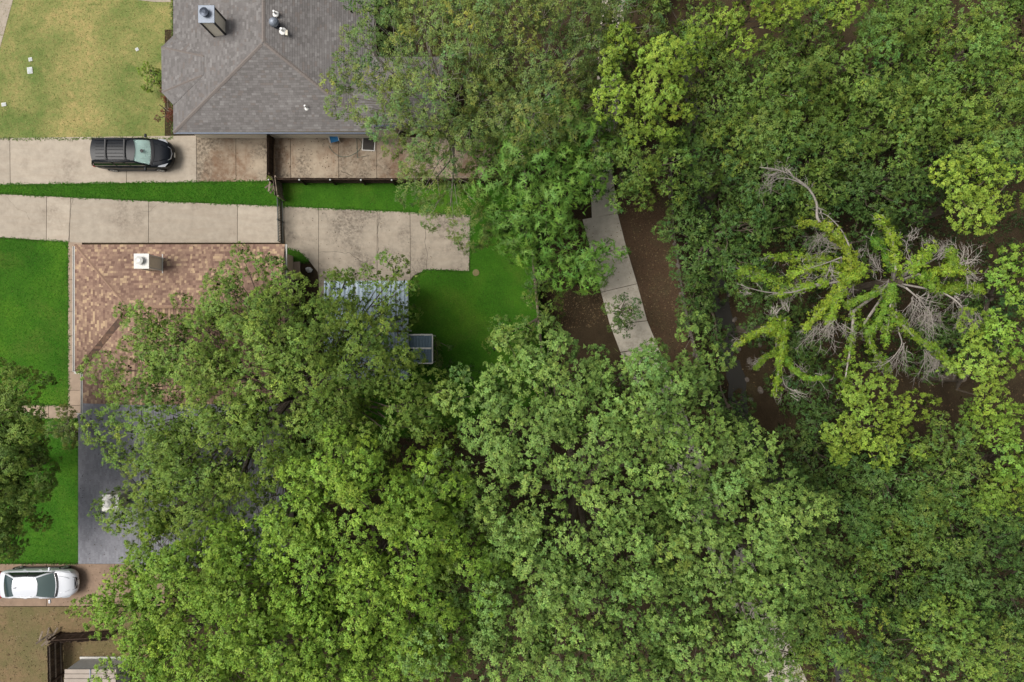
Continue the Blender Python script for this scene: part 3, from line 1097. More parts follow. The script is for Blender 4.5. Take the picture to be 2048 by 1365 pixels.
board_fence('dark brown board fence standing between the driveway slab and the patio', P(548, 357), P(548, 268), 1.25, M['fence_dark'], rail_side=-1)
board_fence('long dark fence with pale post caps between the patio and the grass strip', P(552, 366), P(970, 367), 1.3, M['fence_dark'], rail_side=-1, capmat=M['cap_grey'], posts=1.75, rails=3)
board_fence('weathered leaning fence section above the black iron gate', P(562, 364), P(567, 402), 1.4, M['fence_grey'], rail_side=1, jag=0.12, lean=0.08)
board_fence('weathered grey board fence between the back lawn and the footpath', P(1040, 250), P(1063, 500), 1.8, M['fence_grey'], rail_side=-1)
board_fence('weathered grey board fence beside the brown soil next to the footpath', P(1063.5, 503), P(1092, 800), 1.8, M['fence_grey'], rail_side=-1)
board_fence('black board fence on the worn lawn beside the small shed', P(126, 1272), P(132, 1560), 1.5, M['fence_dark'], rail_side=1, rails=3, railmat=M['fence_grey'])
board_fence('bent dark fence between the brown driveway and the shed yard', P(122, 1268), P(240, 1262), 1.2, M['fence_dark'], rail_side=1, jag=0.15, lean=0.12)


def leaning_boards(label, px, py, n, spread, mat, h=1.2):
    p = P(px, py)
    root = thing('board_heap', label, 'boards', p)
    for i in range(n):
        b = MB()
        ang = random.uniform(-0.35, 0.35) + (PI / 2 if i % 3 == 0 else 0.9)
        Rm = Matrix.Rotation(ang, 3, 'Z') @ Matrix.Rotation(random.uniform(0.15, 0.7), 3, 'Y')
        ln = h * random.uniform(0.6, 1.1)
        b.box(Vector((random.uniform(-spread, spread), random.uniform(-spread, spread), 0.25 + 0.1 * i)), (ln, 0.11, 0.025), 0, rot=Rm)
        b.build('board', mat, root)
    return root


leaning_boards('broken fence boards leaning together above the black iron gate', 552, 374, 7, 0.22, M['fence_grey'])
leaning_boards('broken grey boards heaped on the corner of the black fence', 108, 1270, 7, 0.3, M['fence_grey'], 0.9)

gate = thing('iron_gate', 'black iron double gate of thin bars across the cracked driveway', 'gate', P(568, 488), math.atan2(P(566, 403).y - P(568, 488).y, P(566, 403).x - P(568, 488).x))
gl = (P(566, 403) - P(568, 488)).length
gh = 1.1
for s in (0, 1):
    gp = bpy.data.objects.new('gate_leaf', None)
    link(gp, gate)
    gx0, gx1 = s * gl / 2 + 0.03, (s + 1) * gl / 2 - 0.03
    b = MB()
    for zz in (0.15, gh):
        b.box(((gx0 + gx1) / 2, 0, zz), (gx1 - gx0, 0.045, 0.045))
    for xx in (gx0, gx1):
        b.box((xx, 0, gh / 2 + 0.06), (0.06, 0.06, gh + 0.08))
    b.build('gate_frame', M['iron'], gp)
    b = MB(); b.box((0, 0, gh / 2 + 0.06), (0.045, 0.045, gh - 0.06)); me = b.mesh('bar', M['iron'])
    n = 13
    for i in range(1, n):
        o = bpy.data.objects.new('bar', me)
        o.location = (gx0 + (gx1 - gx0) * i / n, 0, 0)
        link(o, gp)

shed = thing('garden_shed', 'small metal shed with beige ribbed roof behind the black fence', 'shed')
zs = 1.65
sx0, sx1 = P(130, 0, zs).x, P(233, 0, zs).x
sy1 = P(0, 1340, zs).y
b = MB(); b.box(((sx0 + sx1) / 2, sy1 - 1.35, zs / 2 - 0.01), (sx1 - sx0 - 0.08, 2.6, zs - 0.02)); b.build('wall', M['shedwall'], shed)
nwall = 9
for i in range(nwall):
    b = MB(); b.box(((sx0 + sx1) / 2, sy1 - 0.035, 0.12 + i * (zs - 0.2) / nwall + 0.08), (sx1 - sx0 - 0.1, 0.03, (zs - 0.2) / nwall - 0.015)); b.build('siding_board', M['shedwall'], shed)
b = MB(); b.box(((sx0 + sx1) / 2, sy1 + 0.03, 0.06), (sx1 - sx0 + 0.1, 0.14, 0.08)); b.build('base_rail', M['white'], shed)
ns = 10
for side in (0, 1):
    for i in range(ns):
        b = MB()
        yy = sy1 + 0.04 - i * 0.29
        zz = zs + 0.02 + 0.07 * min(i, 9 - i) * 0.35
        xa = sx0 if side == 0 else (sx0 + sx1) / 2 + 0.02
        xb = (sx0 + sx1) / 2 - 0.02 if side == 0 else sx1
        b.box(((xa + xb) / 2, yy - 0.135, zz), (xb - xa, 0.27, 0.035))
        b.build('roof_panel', M['shedroof'], shed)
b = MB(); b.box(((sx0 + sx1) / 2, sy1 - 1.4, zs + 0.035), (0.05, 2.9, 0.1)); b.build('roof_seam', M['greymetal'], shed)
b = MB(); b.box(((sx0 + sx1) / 2, sy1 - 1.4, zs - 0.01), (sx1 - sx0 - 0.02, 2.85, 0.02)); b.build('roof_deck', M['darkmetal'], shed)

# creek wall: rough stones along the edge of the mulch strip
cw = thing('retaining_wall', 'low rough stone wall along the creek edge of the mulch strip', 'wall')
wl = [(1336, 300), (1342, 460), (1356, 560), (1372, 645), (1402, 760), (1446, 880), (1510, 980)]
b = MB()
pts = [P(*p) for p in wl]
for a, c in zip(pts, pts[1:]):
    d = c - a
    b.box((a + c) / 2 + Vector((0.1, 0, -0.85)), (d.length + 0.08, 0.22, 1.72), 0, math.atan2(d.y, d.x))
b.build('wall_core', M['stone'], cw)


def rock_mesh(r, seed):
    rr = random.Random(seed)
    b = MB()
    n, m = 7, 5
    prof = []
    vs, fs = [], []
    for i in range(m):
        a = -PI / 2 + PI * (i + 0.15) / (m - 0.7)
        for k in range(n):
            t = 2 * PI * k / n
            q = r * rr.uniform(0.75, 1.2)
            vs.append((q * math.cos(a) * math.cos(t) * 1.2, q * math.cos(a) * math.sin(t), q * 0.6 * math.sin(a)))
    for i in range(m - 1):
        for k in range(n):
            fs.append((i * n + k, i * n + (k + 1) % n, (i + 1) * n + (k + 1) % n, (i + 1) * n + k))
    fs.append(tuple(range(n - 1, -1, -1))); fs.append(tuple((m - 1) * n + k for k in range(n)))
    b.add(vs, fs)
    return b.mesh('stone', M['stone'])


STONE_LABELS = [
    'largest pale stone at the upstream end of the creek, under the dark tree', 'small stone right beside the largest upstream creek stone', 'stone just below the largest upstream creek stone',
    'stone at the right edge of the upstream creek cluster', 'lowest stone of the upstream creek cluster', 'small stone at the top right of the upstream creek cluster',
    'stone in the creek level with the end of the stone wall', 'small stone below the ivy tree trunk in the creek', 'big stone in the creek under the small ivy draped tree',
    'biggest stone in the creek beside the small ivy draped tree', 'small stone on the left bank below the biggest creek stone', 'stone on the left bank opposite the small ivy draped tree',
    'big stone at the foot of the small ivy draped tree', 'small stone below the big stone at the ivy tree foot', 'stone at the downstream end by the dark creek bush',
    'small stone beside the dark creek bush, right of its lower neighbour', 'small stone between the stone wall end and the ivy tree', 'smallest stone where the creek passes the shady bush',
    'stone close under the hanging branch of the small ivy tree', 'lone stone at the foot of the stone wall beneath the leaning dark tree']
ROCKS = [rock_mesh(0.16, i) for i in range(5)]
for a, c in zip(pts, pts[1:]):
    n = int((c - a).length / 0.42)
    for i in range(n):
        o = bpy.data.objects.new('stone', random.choice(ROCKS))
        q = a.lerp(c, i / n)
        o.location = (q.x + random.uniform(-.06, .16), q.y, 0.02)
        s = random.uniform(0.5, 1.05)
        o.scale = (s, s, s); o.rotation_euler = (0, 0, random.uniform(0, 6))
        link(o, cw)
for i, (px, py, s) in enumerate([(1423, 350, 1.7), (1436, 362, .9), (1423, 372, 1.0), (1441, 374, 1.1), (1434, 388, .8), (1448, 345, .8), (1470, 640, 1.2), (1492, 660, .9), (1500, 720, 1.4), (1510, 735, 1.6), (1496, 760, 1.1),
                                 (1478, 700, 1.2), (1520, 780, 1.5), (1505, 800, 1.0), (1470, 860, 1.2), (1488, 830, .9), (1450, 620, .9), (1460, 590, .8), (1512, 690, 1.0), (1380, 470, 1.0)]):
    p = P(px, py, -1.5)
    o = bpy.data.objects.new('creek_stone', ROCKS[i % 5])
    z = float(ground_z(np.array([p.x]), np.array([p.y]))[0])
    o.location = (p.x, p.y, z + 0.03); o.scale = (s * .95,) * 3; o.rotation_euler = (0, 0, i * 1.7)
    link(o)
    setp(o, STONE_LABELS[i], 'stone', 'stones in the creek bed')


# ------------------------------------------------------------------ vehicles
def car(name, label, cat, loc, rz, L_, W_, hood, belt, roofz, cabin, paint, kind):
    """front towards +x. cabin = (x of windscreen base, roof front, roof rear, rear glass base), from the car's middle"""
    root = thing(name, label, cat, loc, rz)
    h = W_ / 2
    xf, xr = L_ / 2, -L_ / 2
    xa, xb, xc, xd = cabin
    suv = kind == 'suv'
    # lower body, lofted
    st = [(xr, 0.74, 0.45, 0.62 if not suv else 0.8), (xr + 0.07, 0.88, 0.36, belt - 0.12), (xr + 0.3, 0.955, 0.3, belt - 0.02), (xr + 0.9, 0.985, 0.27, belt + 0.01), (xd + 0.3, 0.99, 0.26, belt + 0.01),
          (0.0, 1.0, 0.25, belt), (xa, 0.995, 0.25, belt - 0.01), (xa + 0.25, 0.99, 0.26, hood + 0.03), (xf - 0.9, 0.975, 0.27, hood - 0.0), (xf - 0.5, 0.945, 0.28, hood - 0.05),
          (xf - 0.25, 0.86, 0.29, hood - 0.12), (xf - 0.09, 0.70, 0.32, hood - 0.24), (xf, 0.48, 0.38, hood - 0.36)]
    rows = []
    for x, k, zl, zb in st:
        w = h * k
        half = [(w * 0.9, zl), (w * 0.985, zl + 0.1), (w, (zl + zb) / 2), (w * 0.985, zb - 0.12), (w * 0.945, zb - 0.03), (w * 0.86, zb + 0.012), (w * 0.5, zb + 0.035), (w * 0.2, zb + 0.045)]
        sec = [(x, y, z) for y, z in half] + [(x, -y, z) for y, z in half[::-1]]
        rows.append(sec + [sec[0]])
    b = MB()
    b.grid(rows, flip=True)
    b.add([rows[0][i] for i in range(16)], [tuple(range(16))])
    b.add([rows[-1][i] for i in range(16)], [tuple(range(15, -1, -1))])
    body = b.build('body', paint, root, smooth=True)
    m = body.modifiers.new('s', 'SUBSURF'); m.levels = 1; m.render_levels = 1

    hb, ht = h * 0.93, h * (0.74 if suv else 0.66)

    def lerp(a, c, t): return tuple(a[i] + (c[i] - a[i]) * t for i in range(3))

    def bow(y, wmax, amt): return amt * (1 - (y / wmax) ** 2)

    def patch(p00, p01, p10, p11, nu, nv, fx=None, off=(0, 0, 0)):
        rws = []
        for i in range(nu + 1):
            r = []
            for j in range(nv + 1):
                p = lerp(lerp(p00, p01, j / nv), lerp(p10, p11, j / nv), i / nu)
                if fx: p = fx(p, i / nu, j / nv)
                r.append((p[0] + off[0], p[1] + off[1], p[2] + off[2]))
            rws.append(r)
        return rws
    zr_e = roofz - 0.06
    # windscreen
    ws = patch((xa, -hb * 0.9, belt + 0.03), (xa, hb * 0.9, belt + 0.03), (xb, -ht, zr_e), (xb, ht, zr_e), 5, 8,
               lambda p, u, v: (p[0] + 0.14 * (1 - (2 * v - 1) ** 2), p[1], p[2] + 0.035 * math.sin(PI * u) + 0.05 * u * (1 - (2 * v - 1) ** 2)))
    b = MB(); b.grid(ws)
    if suv:
        b.build('windscreen', M['clear'], root, smooth=True)
        b = MB(); b.grid([[(x - 0.015, y * 0.97, z - 0.03) for x, y, z in r] for r in ws[0:]]); sh_ = b.build('sunshade', M['shade'], root, smooth=True)
        b = MB()
        mid = ws[3][4]
        b.lathe([(0.02, -.02), (0.11, 0.0), (0.1, 0.05), (0.02, 0.06)], (mid[0] + 0.02, mid[1], mid[2] - 0.02), 10)
        b.build('rear_view_mirror', M['trim'], root)
    else:
        b.build('windscreen', M['greenglass'], root, smooth=True)
    # rear window
    rw = patch((xd, hb * 0.86, belt + 0.03), (xd, -hb * 0.86, belt + 0.03), (xc, ht * 0.96, zr_e), (xc, -ht * 0.96, zr_e), 4, 8,
               lambda p, u, v: (p[0] - 0.1 * (1 - (2 * v - 1) ** 2), p[1], p[2] + 0.03 * math.sin(PI * u) + 0.045 * u * (1 - (2 * v - 1) ** 2)))
    b = MB(); b.grid(rw); b.build('rear_window', M['reargless'] if not suv else M['tinted'], root, smooth=True)
    # side glass, both sides
    for s in (1, -1):
        sg_ = patch((xd + 0.12, s * hb * 0.97, belt + 0.02), (xa - 0.16, s * hb * 0.97, belt + 0.02), (xc + 0.06, s * (ht + 0.015), zr_e - 0.03), (xb - 0.05, s * (ht + 0.015), zr_e - 0.03), 4, 10,
                    lambda p, u, v: (p[0], p[1] + s * 0.03 * math.sin(PI * u), p[2]))
        b = MB(); b.grid(sg_, flip=(s > 0)); b.build('side_window', M['tinted'], root, smooth=True)
        # pillars and window surround
        b = MB()
        for k, wv in (((0, 0.05)), ((4.4, 0.10)), ((7.2, 0.09))) if suv else (((4.9, 0.09)), ((8.3, 0.07))):
            t = k / 10
            lo = lerp((xd + 0.12, s * hb * 0.975, belt + 0.0), (xa - 0.16, s * hb * 0.975, belt + 0.0), t)
            hi = lerp((xc + 0.06, s * (ht + 0.02), zr_e), (xb - 0.05, s * (ht + 0.02), zr_e), t)
            md = lerp(lo, hi, 0.5)
            pts_ = [(lo[0], lo[1] + s * 0.004, lo[2]), (md[0], md[1] + s * 0.036, md[2]), (hi[0], hi[1] + s * 0.004, hi[2])]
            b.grid([[(p[0] - wv / 2, p[1], p[2]) for p in pts_], [(p[0] + wv / 2, p[1], p[2]) for p in pts_]], flip=(s < 0))
        b.build('door_pillar', M['trim'], root)
        b = MB()
        b.tube([(xa + 0.02, s * hb * 0.945, belt), ((xa + xb) / 2, s * ((hb + ht) / 2 * 0.985 + 0.015), (belt + zr_e) / 2 + 0.03), (xb, s * (ht + 0.0), zr_e), ((xb + xc) / 2, s * (ht + 0.025), zr_e + 0.015), (xc, s * ht * 0.98, zr_e), ((xc + xd) / 2, s * ((hb + ht) / 2 * 0.955), (belt + zr_e) / 2 + 0.02), (xd - 0.02, s * hb * 0.9, belt)], 0.055, 8)
        b.build('roof_pillar', paint, root, smooth=True)
    # roof skin
    nseg = 8
    rws = []
    for i in range(9):
        u = i / 8
        x = xc + (xb - xc) * u
        k = ht * (0.97 + 0.05 * math.sin(PI * u))
        rws.append([(x + (0.14 * (1 - (2 * j / nseg - 1) ** 2) * (u ** 3) - 0.1 * (1 - (2 * j / nseg - 1) ** 2) * (1 - u) ** 3), -k + 2 * k * j / nseg, zr_e + 0.012 + (0.05 + 0.03 * math.sin(PI * u)) * (1 - (2 * j / nseg - 1) ** 2)) for j in range(nseg + 1)])
    b = MB(); b.grid(rws, flip=True); roof = b.build('roof_panel', paint, root, smooth=True)
    if suv:
        for y in (-ht * 0.62, -ht * 0.31, 0, ht * 0.31, ht * 0.62):
            b = MB(); b.tube([(xc + 0.25, y, roofz + 0.012), ((xb + xc) / 2, y, roofz + 0.04), (xb - 0.45, y, roofz + 0.03)], 0.018, 6); b.build('roof_rib', M['trim'], roof)
        for s in (1, -1):
            b = MB(); b.tube([(xc + 0.1, s * ht * 0.9, zr_e + 0.02), (xc + 0.25, s * ht * 0.9, zr_e + 0.1), (xb - 0.35, s * ht * 0.9, zr_e + 0.1), (xb - 0.2, s * ht * 0.9, zr_e + 0.02)], 0.022, 6); b.build('roof_rail', M['trim'], root)
        for x in (xc + 0.9, xb - 0.5):
            b = MB(); b.box((x, 0, roofz + 0.09), (0.07, ht * 1.85, 0.03)); b.build('cross_bar', M['trim'], root)
    else:
        b = MB(); b.tube([(xc + 0.22, 0, roofz), (xc + 0.17, 0, roofz + 0.07), (xc + 0.08, 0, roofz + 0.09)], 0.02, 6); b.build('aerial', M['trim'], root)
    # wheels
    wx = (xf - 0.95, xr + 0.98)
    for x in wx:
        for s in (1, -1):
            wp = bpy.data.objects.new('wheel', None)
            wp.location = (x, s * (h - 0.11), 0.34); wp.rotation_euler = (PI / 2 * (1 if s < 0 else -1), 0, 0)
            link(wp, root)
            b = MB(); b.lathe([(0.22, -0.11), (0.33, -0.11), (0.35, -0.07), (0.35, 0.07), (0.33, 0.115), (0.22, 0.12)], (0, 0, 0), 24); b.build('tyre', M['rubber'], wp, smooth=False)
            b = MB(); b.lathe([(0.23, 0.118), (0.225, 0.128), (0.2, 0.126), (0.19, 0.1), (0.05, 0.1)], (0, 0, 0), 20)
            for k in range(5):
                b.box((0.12 * math.cos(k * 2 * PI / 5), 0.12 * math.sin(k * 2 * PI / 5), 0.115), (0.2, 0.05, 0.025), 0, k * 2 * PI / 5)
            b.build('rim', M['rim'], wp)
    for s in (1, -1):
        # headlights sweep back along the wing; tail lamps wrap the corner
        b = MB()
        b.grid([[(xf - 0.36, s * h * 0.915, hood - 0.115), (xf - 0.6, s * h * 0.935, hood - 0.06), (xf - 0.8, s * h * 0.93, hood - 0.018)], [(xf - 0.17, s * h * 0.66, hood - 0.13), (xf - 0.38, s * h * 0.76, hood - 0.045), (xf - 0.7, s * h * 0.86, hood + 0.0)]], flip=(s > 0))
        b.v = [(x + 0.012, y * 1.008, z + 0.022) for x, y, z in b.v]
        b.build('headlight', M['lamp_glass'], root, smooth=True)
        b = MB()
        b.box((xr + 0.12, s * h * 0.83, belt - 0.14), (0.14, 0.2, 0.16))
        bevel(b.build('tail_lamp', M['red_lens'], root), 0.03)
        b = MB()
        b.box((xa - 0.22, s * (h + 0.11), belt + 0.06), (0.13, 0.24, 0.15))
        bevel(b.build('wing_mirror', paint, root), 0.045, 3)
        for k, xx in enumerate((0.25, -0.75)):
            b = MB(); b.box((xx, s * (h * 0.985 + 0.01), belt - 0.16), (0.2, 0.03, 0.035)); bevel(b.build('door_handle', paint, root), 0.012)
        b = MB(); b.box((0.0, s * (h * 0.99), 0.33), (L_ * 0.5, 0.05, 0.08)); b.build('sill_trim', M['trim'], root)
    b = MB(); b.grid([[(xf - 0.10, y * h * 0.42, hood - 0.2 + 0.02 * (1 - y * y)) for y in (-1, -.5, 0, .5, 1)], [(xf + 0.012 - 0.03 * y * y, y * h * 0.36, hood - 0.33) for y in (-1, -.5, 0, .5, 1)]])
    b.v = [(x + 0.03, y, z + 0.015) for x, y, z in b.v]
    b.build('grille', M['trim'], root)
    b = MB(); b.tube([(xf - 0.20, h * 0.46, hood - 0.145), (xf - 0.04, h * 0.34, hood - 0.2), (xf + 0.03, 0, hood - 0.22), (xf - 0.04, -h * 0.34, hood - 0.2), (xf - 0.20, -h * 0.46, hood - 0.145)], 0.018, 6); b.build('grille_trim', M['chrome'], root)
    b = MB(); b.box((xf + 0.035, 0, 0.5), (0.02, 0.31, 0.15)); b.build('number_plate', M['plate'], root)
    # bonnet creases and shut lines
    b = MB()
    for s in (1, -1):
        b.tube([(xa + 0.3, s * h * 0.6, hood + 0.062), (xf - 0.6, s * h * 0.52, hood + 0.03), (xf - 0.32, s * h * 0.4, hood - 0.03)], 0.012, 5)
    b.build('bonnet_crease', paint, root, smooth=True)
    b = MB(); b.grid([[(xa + 0.2 + 0.12 * (1 - y * y), y * h * 0.82, hood + 0.085 - 0.02 * y * y) for y in (-1, -.6, -.2, .2, .6, 1)], [(xa + 0.07 + 0.14 * (1 - y * y), y * h * 0.84, belt + 0.055) for y in (-1, -.6, -.2, .2, .6, 1)]])
    b.build('cowl', M['trim'], root)
    return root


suv = car('parked_car', 'black SUV with roof bars and pale sunshade parked on the driveway', 'car', (-24.5, 12.1, ZC), 0.0, 5.0, 1.92, 1.06, 1.12, 1.76, (1.22, 0.5, -2.1, -2.42), M['black_paint'], 'suv')
sedan = car('parked_car', 'white sedan with dark rear window parked on the brown driveway', 'car', (-30.72, -15.72, ZC), 0.012, 4.94, 1.86, 0.93, 0.98, 1.43, (1.2, 0.32, -1.08, -1.9), M['white_paint'], 'sedan')

# ------------------------------------------------------------------ small things on the patio and lawns
ch = thing('folding_chair', 'blue folding chair with white frame on the stained patio by the wall', 'chair', P(671, 279), 0.25)
b = MB(); b.grid([[(-0.28, -0.3, 0.42), (0, -0.3, 0.39), (0.28, -0.3, 0.42)], [(-0.28, 0.02, 0.4), (0, 0.02, 0.36), (0.28, 0.02, 0.4)], [(-0.28, 0.26, 0.42), (0, 0.28, 0.39), (0.28, 0.26, 0.42)]]); b.build('seat', M['blue'], ch, smooth=True)
b = MB(); b.grid([[(-0.28, 0.28, 0.42), (0, 0.3, 0.4), (0.28, 0.28, 0.42)], [(-0.28, 0.52, 0.88), (0, 0.55, 0.86), (0.28, 0.52, 0.88)]]); b.build('backrest', M['blue'], ch)
for s in (1, -1):
    b = MB(); b.tube([(s * 0.3, -0.34, 0), (s * 0.3, -0.32, 0.62), (s * 0.31, 0.3, 0.66)], 0.016, 6); b.build('armrest', M['white'], ch)
    b = MB(); b.tube([(s * 0.29, 0.42, 0), (s * 0.29, 0.24, 0.42), (s * 0.29, 0.53, 0.9)], 0.016, 6); b.build('leg', M['white'], ch)
    b = MB(); b.tube([(s * 0.29, -0.33, 0.42), (s * 0.29, 0.28, 0.42)], 0.016, 6); b.build('seat_rail', M['white'], ch)
sc_ = thing('screen_frame', 'dark mesh screen in a white frame lying flat on the patio', 'screen', P(738, 288), -0.06)
b = MB(); b.box((0, 0, 0.075), (0.78, 0.9, 0.012)); b.build('mesh_panel', M['mesh'], sc_)
for c, s in (((0, 0.46, 0.08), (0.84, 0.05, 0.04)), ((0, -0.46, 0.08), (0.84, 0.05, 0.04)), ((0.4, 0, 0.081), (0.05, 0.87, 0.04)), ((-0.4, 0, 0.081), (0.05, 0.87, 0.04))):
    b = MB(); b.box(c, s); b.build('frame_bar', M['white'], sc_)
b = MB()
hp = []
for k in range(40):
    t = k / 39
    a = PI * 1.0 + t * PI * 1.25
    c = P(690, 292)
    hp.append(c + Vector((1.05 * math.cos(a) + 0.1 * math.sin(9 * t), 0.75 * math.sin(a), 0.07)))
hp += [P(715, 316, 0.07), P(735, 312, 0.07)]
b.tube(hp, 0.016, 6)
setp(b.build('garden_hose', M['green_hose'], None, smooth=True), 'thin green hose curled on the patio below the blue chair', 'hose')
hp_ = thing('wall_unit', 'pale flat box roof against the house wall at the end of the patio', 'utility box', P(775, 266))
b = MB(); b.box((0, -0.05, 0.85), (1.55, 0.5, 1.7)); bevel(b.build('cabinet', M['cream'], hp_), 0.03)
b = MB(); b.box((0, -0.06, 1.73), (1.7, 0.62, 0.06)); bevel(b.build('lid', M['white'], hp_), 0.02)
for (nm, lab, px, py, sx, sy, rz) in (('meter_box', 'small grey rectangular lid set in the dry front lawn', 61, 142, 0.28, 0.36, 0.12), ('valve_lid', 'small white square lid above the grey lid in the front lawn', 62, 120, 0.18, 0.18, 0.2), ('meter_box', 'pale lid at the far left edge of the dry front lawn', 9, 210, 0.24, 0.17, 0.15), ('valve_lid', 'small whitish valve lid in the dry lawn near the house bay', 275, 100, 0.14, 0.14, 0.5)):
    root = thing(nm, lab, 'utility lid', P(px, py), rz)
    b = MB(); b.box((0, 0, 0.04), (sx + 0.06, sy + 0.06, 0.06)); b.build('rim', M['cap_grey'], root)
    b = MB(); b.box((0, 0, 0.055), (sx, sy, 0.06)); bevel(b.build('lid', M['lid'], root), 0.012)
st_ = thing('bird_bath', 'round beige stepping stone on the grass beside the parking apron corner', 'stone', P(952, 546))
st_.name = 'stepping_stone'
b = MB(); b.lathe([(0.22, 0.0), (0.23, 0.06), (0.2, 0.075)], (0, 0, 0), 14); b.build('disc', m_plain('mossy_stone', (.16, .14, .06), .9), st_)
for (lab, px, py, r) in (('pale tree stump stone among leaves beside the step slab', 618, 540, 0.2),):
    b = MB()
    me = rock_mesh(r, 99)
    o = bpy.data.objects.new('pale_stone', me); o.location = P(px, py) + Vector((0, 0, 0.1)); link(o); me.materials[0] = M['cap_grey']
    setp(o, 'pale rounded stone among leaves beside the step slab', 'stone')


# ------------------------------------------------------------------ trees
def unit(a):
    return a / np.maximum(np.linalg.norm(a, axis=-1, keepdims=True), 1e-9)


UP = np.array([0, 0, 1.0])


def leaves(tc, td, tr, n, L_, W_, col, r, droop=0.15, cvar=0.10, flat=0.4, fold=0.12, whorl=False):
    """n leaves round each tuft: folded diamonds that spread out from the twig end. returns quads (m,4,3) and colours"""
    N = len(tc)
    c = np.repeat(tc, n, 0); d0 = np.repeat(td, n, 0); rr = np.repeat(tr, n)[:, None]
    m = N * n
    d = unit(d0 * 0.9 + r.normal(size=(m, 3)) * 0.75)
    p = c + d * rr * r.uniform(0.1, 1.0, (m, 1))
    ld = unit(d * 0.9 + r.normal(size=(m, 3)) * 0.55 - UP * droop)
    nr = unit(UP * flat + d0 * 0.8 + d * 0.5 + r.normal(size=(m, 3)) * 0.30)
    if whorl:
        e = unit(r.normal(size=(m, 3)))
        e = unit(e - d0 * (e * d0).sum(1, keepdims=True))
        ld = unit(e + d0 * r.uniform(.1, .6, (m, 1)) - UP * 0.22)
        nr = unit(d0 + UP * .6 + r.normal(size=(m, 3)) * .15)
        p = c + d0 * 0.02
    s = unit(np.cross(ld, nr))
    nr = np.cross(s, ld)
    L = L_ * r.uniform(0.65, 1.25, (m, 1)); W = W_ * r.uniform(0.7, 1.2, (m, 1)) / 2
    mid = p + ld * L * r.uniform(.0, .5, (m, 1))                 # leaves are widest at different places
    q = np.stack([mid + s * W, p + ld * L - nr * L * 0.05, mid - s * W * r.uniform(.5, 1.3, (m, 1)) - ld * L * .1], 1)
    cc = np.repeat(col, n, 0) * (1 + r.normal(size=(m, 1)) * cvar) * (1 + r.normal(size=(m, 3)) * np.array([0.07, 0.03, 0.08]))
    return q, np.clip(cc, 0.004, 0.9)


NLEAF = 0
STY = dict(
    elm=dict(L=.10, W=.062, cr=.72, tufts=44, n=30, tr=.12, col=(.185, .285, .050), sp=.86, hue=.15),
    lime=dict(L=.105, W=.074, cr=.78, tufts=46, n=32, tr=.12, col=(.222, .365, .046), sp=.88, hue=.12),
    blue=dict(L=.108, W=.076, cr=.82, tufts=50, n=32, tr=.125, col=(.205, .330, .073), sp=.89, hue=.11),
    dull=dict(L=.10, W=.06, cr=.55, tufts=28, n=24, tr=.12, col=(.12, .175, .038), sp=.9, hue=.18),
    sparse=dict(L=.105, W=.062, cr=.76, tufts=48, n=26, tr=.16, col=(.180, .250, .062), sp=.72, hue=.26, core=0),
    fern=dict(L=.30, W=.052, cr=.70, tufts=26, n=20, tr=.04, col=(.130, .260, .040), sp=.80, hue=.16, solid=1),
    yellow=dict(L=.10, W=.068, cr=.62, tufts=38, n=30, tr=.11, col=(.265, .390, .050), sp=.80, hue=.11, solid=1),
    thick=dict(L=.11, W=.07, cr=.64, tufts=42, n=32, tr=.13, col=(.195, .300, .055), sp=.76, hue=.16, solid=1),
    wood=dict(L=.112, W=.060, cr=.72, tufts=33, n=24, tr=.15, col=(.150, .238, .042), sp=.90, hue=.26),
    dark=dict(L=.112, W=.060, cr=.68, tufts=28, n=22, tr=.15, col=(.082, .150, .032), sp=.90, hue=.22),
)


def lobe(px, py, rpx, zt, dens=1.0, flat=0.8):
    rm_ = max(rpx * (H - zt + rpx / 45) / F - 0.36, 0.2 if rpx > 8 else 0.08)
    zc = zt - rm_ * flat
    c = P(px, py, zc + rm_ * flat * 0.5)
    return (np.array([c.x, c.y, zc]), rm_, rm_ * flat, dens)


